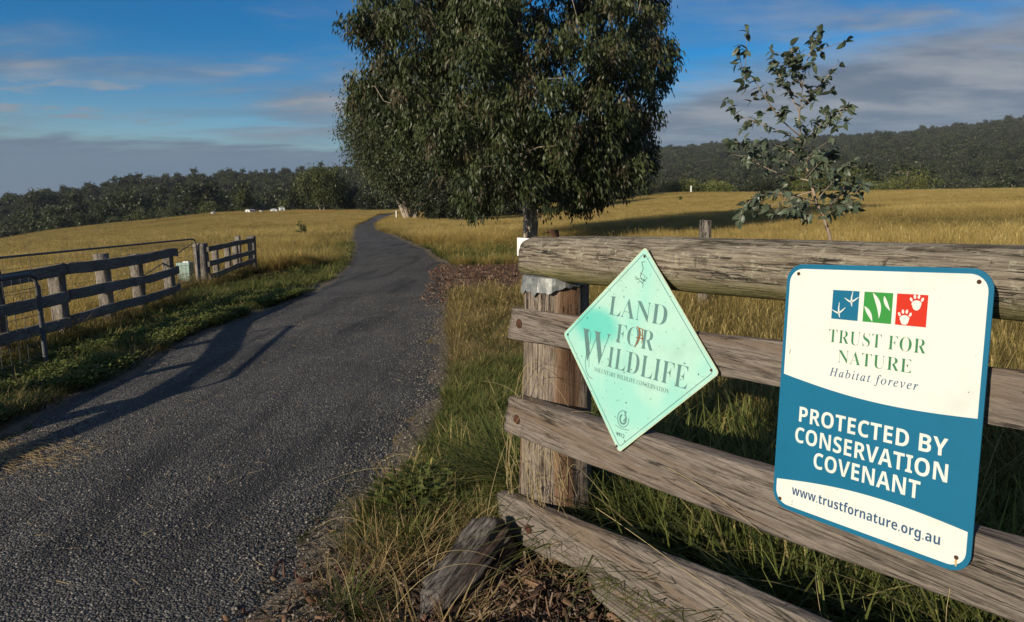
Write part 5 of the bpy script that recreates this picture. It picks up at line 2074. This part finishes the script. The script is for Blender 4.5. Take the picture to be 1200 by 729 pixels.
for i, (px, by, ty, w, lab) in enumerate(((132, 264, 250, 30, 'leftmost'), (166, 261, 243, 42, 'second from left'), (202, 257, 234, 44, 'third from left'), (246, 252, 231, 36, 'rightmost'))):
    simple_tree('bush', 'olive bush on the left paddock edge, %s of four' % lab, px, by, ty, w, 153, LEAF_MID if i % 2 else LEAF_GREY, BARK_DARK, 50 + i, 'round', 30, (0.36, 0.17), 'bush', 'bushes along the left paddock edge', low=0.0)
for i, (px, by, ty, w, lab, lm) in enumerate(((800, 226, 207, 46, 'right of the big tree', LEAF_BRIGHT), (838, 226, 210, 44, 'left of the sapling', LEAF_BRIGHT), (895, 226, 204, 60, 'behind the sapling, left half', LEAF_DARK), (942, 226, 192, 62, 'behind the sapling stem', LEAF_BRIGHT),
                                           (990, 226, 188, 52, 'just right of the sapling', LEAF_BRIGHT), (1018, 225, 206, 44, 'between two taller ones', LEAF_BRIGHT), (1060, 225, 193, 68, 'largest and rightmost', LEAF_BRIGHT))):
    simple_tree('paddock_tree', 'bright green tree on the right paddock edge, %s' % lab, px, by, ty, w, 158, lm, BARK_DARK, 60 + i, 'round', 44, (0.40, 0.18), 'tree', 'trees along the right paddock edge', low=0.0, spr=11, n_leaf=15)
simple_tree('seedling', 'small lone green sapling in the left paddock', 351, 268, 257, 13, 46, LEAF_BRIGHT, BARK_DARK, 90, 'round', 12, (0.10, 0.05), 'sapling', low=0.1, spr=7, n_leaf=9)
simple_tree('seedling', 'tiny lone sapling in the right paddock near the skyline', 797, 236, 229, 6, 95, LEAF_BRIGHT, BARK_DARK, 91, 'cone', 8, (0.14, 0.07), 'sapling', low=0.05, spr=6, n_leaf=8)


# ------------------------------------------------------------------ leafy sapling behind the fence
def build_sapling():
    g = np.random.default_rng(404)
    D = 6.3
    def a3(px, py, dy=0.0):
        return at(px, py, D + dy)
    base = at(992, 380, D)
    x0 = base[0]
    z0 = float(T(x0, D))
    O = np.array([x0, D, z0])
    root = empty('sapling', tuple(O))
    tag(root, 'slender young eucalyptus with rounded grey green leaves behind the log', 'sapling')
    trunk = [O + np.array([0.02, 0, -0.1]), a3(988, 350), a3(979, 305), a3(971, 272), a3(964, 252), a3(956, 236), a3(950, 212), a3(944, 188), a3(938, 165), a3(937, 132), a3(941, 98), a3(947, 68), a3(957, 49)]
    rad = [0.024, 0.021, 0.019, 0.017, 0.015, 0.013, 0.011, 0.010, 0.009, 0.007, 0.005, 0.003, 0.002]
    bark = mat_bark('sapling bark', (0.34, 0.27, 0.20), (0.20, 0.15, 0.11))
    obj('trunk', join_any('trunk', [tube([p - O for p in trunk], rad, 8)], bark), root)
    br = [  # list of pixel paths with depth offsets
        [(938, 160, 0), (912, 138, -.1), (893, 108, -.2), (877, 84, -.25), (864, 76, -.28)],
        [(938, 165, 0), (905, 150, .1), (880, 140, .2), (860, 134, .25)],
        [(940, 172, 0), (958, 150, -.1), (976, 134, -.2), (993, 124, -.25)],
        [(937, 132, 0), (922, 104, .1), (912, 84, .15), (905, 76, .2)],
        [(938, 128, 0), (955, 108, .1), (966, 94, .2), (972, 88, .2)],
        [(940, 100, 0), (930, 80, -.1), (925, 66, -.15)],
        [(948, 205, 0), (918, 190, -.15), (890, 178, -.3), (866, 168, -.35)],
        [(950, 212, 0), (915, 205, .2), (888, 192, .35), (872, 182, .4)],
        [(956, 236, 0), (920, 226, -.2), (890, 228, -.3), (872, 240, -.35), (866, 258, -.35)],
        [(953, 224, 0), (925, 232, .15), (900, 244, .3), (885, 236, .35)],
        [(956, 236, 0), (975, 214, -.15), (988, 196, -.25), (1000, 188, -.3)],
        [(962, 248, 0), (985, 230, .15), (998, 214, .25), (1006, 202, .3)],
        [(950, 215, 0), (962, 196, .2), (970, 182, .3), (976, 176, .3)],
        [(944, 190, 0), (930, 178, .1), (915, 172, .2)],
        [(966, 256, 0), (984, 244, -.1), (996, 238, -.2)],
        [(943, 186, 0), (955, 178, -.2), (966, 190, -.3)],
        [(958, 240, 0), (940, 238, -.2), (925, 250, -.3)],
    ]
    bts, sites = [], []
    for b in br:
        P = np.array([a3(*q) for q in b])
        # smooth path
        t = np.linspace(0, len(P) - 1, 12)
        Q = np.column_stack([np.interp(t, np.arange(len(P)), P[:, i]) for i in range(3)])
        Q[1:-1] = (Q[:-2] + 2 * Q[1:-1] + Q[2:]) / 4
        bts.append(tube(Q - O, np.linspace(0.007, 0.0018, 12), 5))
        for i in range(2, 12):
            d = Q[min(i + 1, 11)] - Q[i - 1]
            sites.append((Q[i], d / np.linalg.norm(d), 0.35 + 0.65 * i / 11))
    for i in range(8, 13):
        p, q = trunk[i - 1], trunk[i]
        for t in (0.2, 0.55, 0.9):
            sites.append((p + (q - p) * t, (q - p) / np.linalg.norm(q - p), 0.6))
    # twigs
    n_main = len(sites)
    for _ in range(150):
        p, d, w = sites[g.integers(0, n_main)]
        e = p + (d * 0.4 + g.normal(size=3) * 0.75) * 0.115
        bts.append(tube([p - O, (p + e) / 2 - O + np.array([0, 0, 0.008]), e - O], [0.0034, 0.0026, 0.0014], 4))
        sites.append((e, d, 1.0))
        sites.append(((p + e) / 2, d, 0.8))
    obj('branches', join_any('branches', bts, bark), root)
    bm_ = NB('sapling leaves')
    r = bm_.rand()
    t, k, hd = bm_.sep(bm_.attr('Col'))
    c = bm_.mix(bm_.math('MULTIPLY', bm_.math('ADD', r, t), 0.5), (0.040, 0.062, 0.038), (0.105, 0.135, 0.085))
    c = bm_.mix(bm_.mr(k, 0.0, 0.25, 0.35, 0.0), c, (0.20, 0.22, 0.13))
    LM = bm_.finish_leaf(c, c, 0.22, 0.42, 0.4)
    # leaf meshes: ovate with folded midrib
    kinds = []
    for i in range(5):
        L, W = 0.082 + 0.010 * i / 4, (0.046, 0.052, 0.042, 0.056, 0.038)[i]
        vs, fs, cs = [], [], []
        m = 7
        for j in range(m):
            s = j / (m - 1)
            w = W * 0.5 * (math.sin(math.pi * s ** 0.72) ** 0.8 if 0 < s < 1 else 0.02)
            z = -0.18 * L * s * s * (1 + 0.3 * i)
            y = s * L
            vs += [(-w, y, z + 0.22 * w), (0, y, z), (w, y, z + 0.22 * w)]
            cs += [(0.4 + 0.1 * i, 1, 0), (0.4 + 0.1 * i, 0, 0), (0.4 + 0.1 * i, 1, 0)]
            if j:
                a = 3 * (j - 1)
                fs += [(a, a + 1, a + 4, a + 3), (a + 1, a + 2, a + 5, a + 4)]
        kinds.append(mesh_np('leaf', np.array(vs), np.array(fs), LM, smooth=True, col=np.array(cs)))
    w = np.array([s[2] for s in sites])
    w /= w.sum()
    allm = []
    for i in range(1450):
        p, d, _ = sites[g.choice(len(sites), p=w)]
        e = p + g.normal(size=3) * 0.010
        dirv = Vector(tuple(d * 0.5 + g.normal(size=3) * 0.65 + np.array([0, 0, -0.30]))).normalized()
        quat = dirv.to_track_quat('Y', 'Z')
        roll = Matrix.Rotation(g.normal(0, 0.8), 4, 'Y')
        sc = g.uniform(0.5, 1.08)
        M = Matrix.Translation(tuple(e - O)) @ quat.to_matrix().to_4x4() @ roll @ Matrix.Scale(sc, 4)
        allm.append((M, kinds[g.integers(0, 5)], sc))
    allm.sort(key=lambda q: -q[2])
    for M, me, _ in allm[:300]:
        o = bpy.data.objects.new('leaf', me)
        COL.objects.link(o)
        o.parent = root
        o.matrix_local = M
    vs, fs, cs, o_ = [], [], [], 0
    for M, me, _ in allm[300:]:
        co = np.zeros(len(me.vertices) * 3, dtype=np.float32)
        me.vertices.foreach_get('co', co)
        co = co.reshape(-1, 3)
        A = np.array(M)
        vs.append(co @ A[:3, :3].T + A[:3, 3])
        fs.append(np.array([list(p.vertices) for p in me.polygons]) + o_)
        cc = np.zeros(len(me.vertices) * 4, dtype=np.float32)
        me.color_attributes['Col'].data.foreach_get('color', cc)
        cs.append(cc.reshape(-1, 4)[:, :3] * np.array([g.uniform(0.5, 1.6), 1, 1]))
        o_ += len(co)
    f = obj('small_leaves', mesh_np('small_leaves', np.vstack(vs), np.vstack(fs), LM, smooth=True, col=np.vstack(cs)), root)
    f['kind'] = 'stuff'


build_sapling()


# ------------------------------------------------------------------ small white sheds on the left skyline
ROOF = simple('grey roof sheet', (0.42, 0.42, 0.42), 0.6)
for i, (px, D, w, d, h, lab) in enumerate(((293, 149.0, 1.5, 2.0, 0.9, 'white shed beside the conical tree'), (306, 149.5, 0.9, 1.2, 0.5, 'smallest white shed between the conical tree and the yellow green bush'),
                                         (321, 149.0, 1.7, 1.6, 0.9, 'long white shed left of the yellow green bush'), (330, 151.0, 1.4, 1.6, 1.3, 'white shed with a pale wall behind the yellow green bush'), (250, 148.5, 1.1, 1.2, 0.55, 'low white shed far left of the others'))):
    D = (D - 4.0) / math.hypot(1.0, (px - 600) / FPX)
    x = (px - 600) / FPX * D * 0.988
    g = float(T(x, D))
    w, d, h = 0.72 * w, 0.8 * d, 0.68 * h
    r_ = empty('shed', (x, D, g), R(15 * i - 20))
    tag(r_, lab + ' on the skyline', 'shed', 'white sheds on the left skyline')
    obj('wall', loft('wall', box_rings(w, d, -0.3, h), WHITEP, smooth=False), r_)
    rf = loft('roof', [np.array([(-w * 0.56, yy, h + 0.005), (w * 0.56, yy, h + 0.005), (w * 0.56, yy, h + 0.06), (0, yy, h + 0.24), (-w * 0.56, yy, h + 0.06)]) for yy in (-d * 0.56, d * 0.56)], ROOF, smooth=False)
    obj('roof', rf, r_)
    obj('door', loft('door', [np.array([(-0.18 * w, yy, 0.0), (0.12 * w, yy, 0.0), (0.12 * w, yy, h * 0.8), (-0.18 * w, yy, h * 0.8)]) for yy in (-d / 2 - 0.03, -d / 2 + 0.01)], simple('shed door', (0.25, 0.3, 0.33)), smooth=False), r_)


# ------------------------------------------------------------------ far woods
def forest_proto(name, seed, H, Wd, n):
    g = np.random.default_rng(seed)
    lr = Wd * 0.30
    def sampler():
        u = g.normal(size=3)
        u /= np.linalg.norm(u)
        p = u * g.random() ** 0.4
        return np.array([p[0] * Wd * 0.75, p[1] * Wd * 0.75, H * 0.62 + p[2] * H * 0.34])
    lobes = poisson(g, sampler, 22, lr * 0.7, 2000)
    v, f, c = crown_leaves(g, lobes, lr * g.uniform(0.7, 1.15, len(lobes)), n * 2.0 / (lr * lr) / 22, 11, 0.62, 0.46, 0.25, lr * 0.4, lr * 0.28)
    me = mesh_np(name, v, f, LEAF_FOREST, col=c)
    tr = join_any(name + '_t', skeleton(g, [(0, 0, -4), (0.2, 0, H * .2), (0, 0.2, H * .4), (0.2, 0, H * .6)], 0.2, list(lobes[:8]), 0.1, H * .2, 0.05), BARK_PALE)
    # one mesh with two materials
    nv = len(v)
    v2 = np.zeros(len(tr.vertices) * 3, dtype=np.float32)
    tr.vertices.foreach_get('co', v2)
    f2 = np.array([list(p.vertices) for p in tr.polygons]) + nv
    me2 = mesh_np(name, np.vstack([v, v2.reshape(-1, 3)]), np.vstack([f, f2]), LEAF_FOREST, col=np.vstack([c, np.zeros((len(tr.vertices), 3))]))
    me2.materials.append(BARK_PALE)
    mi = np.zeros(len(me2.polygons), dtype=np.int32)
    mi[len(f):] = 1
    me2.polygons.foreach_set('material_index', mi)
    return proto(name, me2)


kinds = [forest_proto('wood_tree', 300 + i, *hw) for i, hw in enumerate(((12, 3.9, 90), (14, 4.6, 110), (10, 3.6, 80), (13, 3.2, 80)))]


def wood(name, label, px0, px1, r0, r1, spacing, s0, s1):
    a0, a1 = math.atan((px0 - 600) / FPX), math.atan((px1 - 600) / FPX)
    area = (r1 ** 2 - r0 ** 2) / 2 * (a1 - a0)
    n = int(area / spacing ** 2)
    u = rng.random(n)
    r = np.sqrt(r0 ** 2 + (r1 ** 2 - r0 ** 2) * u)
    a = a0 + (a1 - a0) * rng.random(n)
    x, y = r * np.sin(a), r * np.cos(a)
    s = (s0 + (s1 - s0) * rng.random(n) ** 2.0) * (0.75 + 0.5 * vnoise(x, y, 0.02))
    scatter(name, label, 'forest', np.column_stack([x, y, T(x, y) - 0.5]), rng.random(n) * 6.28, s, kinds)


wood('left_wood', 'grey green eucalypt forest covering the low hill on the left', -160, 470, 235, 640, 7.2, 0.8, 1.5)
wood('right_wood', 'dark olive eucalypt forest covering the long hill on the right', 420, 1420, 215, 1400, 8.8, 0.7, 1.6)


# ------------------------------------------------------------------ air
def build_haze():
    me = bpy.data.meshes.new('haze')
    x0, x1, y0, y1, z0, z1 = -2200, 2600, -60, 3000, -75, 190
    v = [(x, y, z) for z in (z0, z1) for y in (y0, y1) for x in (x0, x1)]
    f = [(0, 2, 3, 1), (4, 5, 7, 6), (0, 1, 5, 4), (2, 6, 7, 3), (0, 4, 6, 2), (1, 3, 7, 5)]
    me.from_pydata(v, [], f)
    m = bpy.data.materials.new('haze')
    m.use_nodes = True
    nt = m.node_tree
    nt.nodes.clear()
    out = nt.nodes.new('ShaderNodeOutputMaterial')
    pv = nt.nodes.new('ShaderNodeVolumePrincipled')
    pv.inputs['Color'].default_value = (0.80, 0.88, 1.0, 1)
    pv.inputs['Density'].default_value = 0.00010
    pv.inputs['Anisotropy'].default_value = 0.0
    nt.links.new(pv.outputs[0], out.inputs['Volume'])
    me.materials.append(m)
    tag(obj('haze', me), kind='stuff')


HAZE = True
if HAZE:
    build_haze()
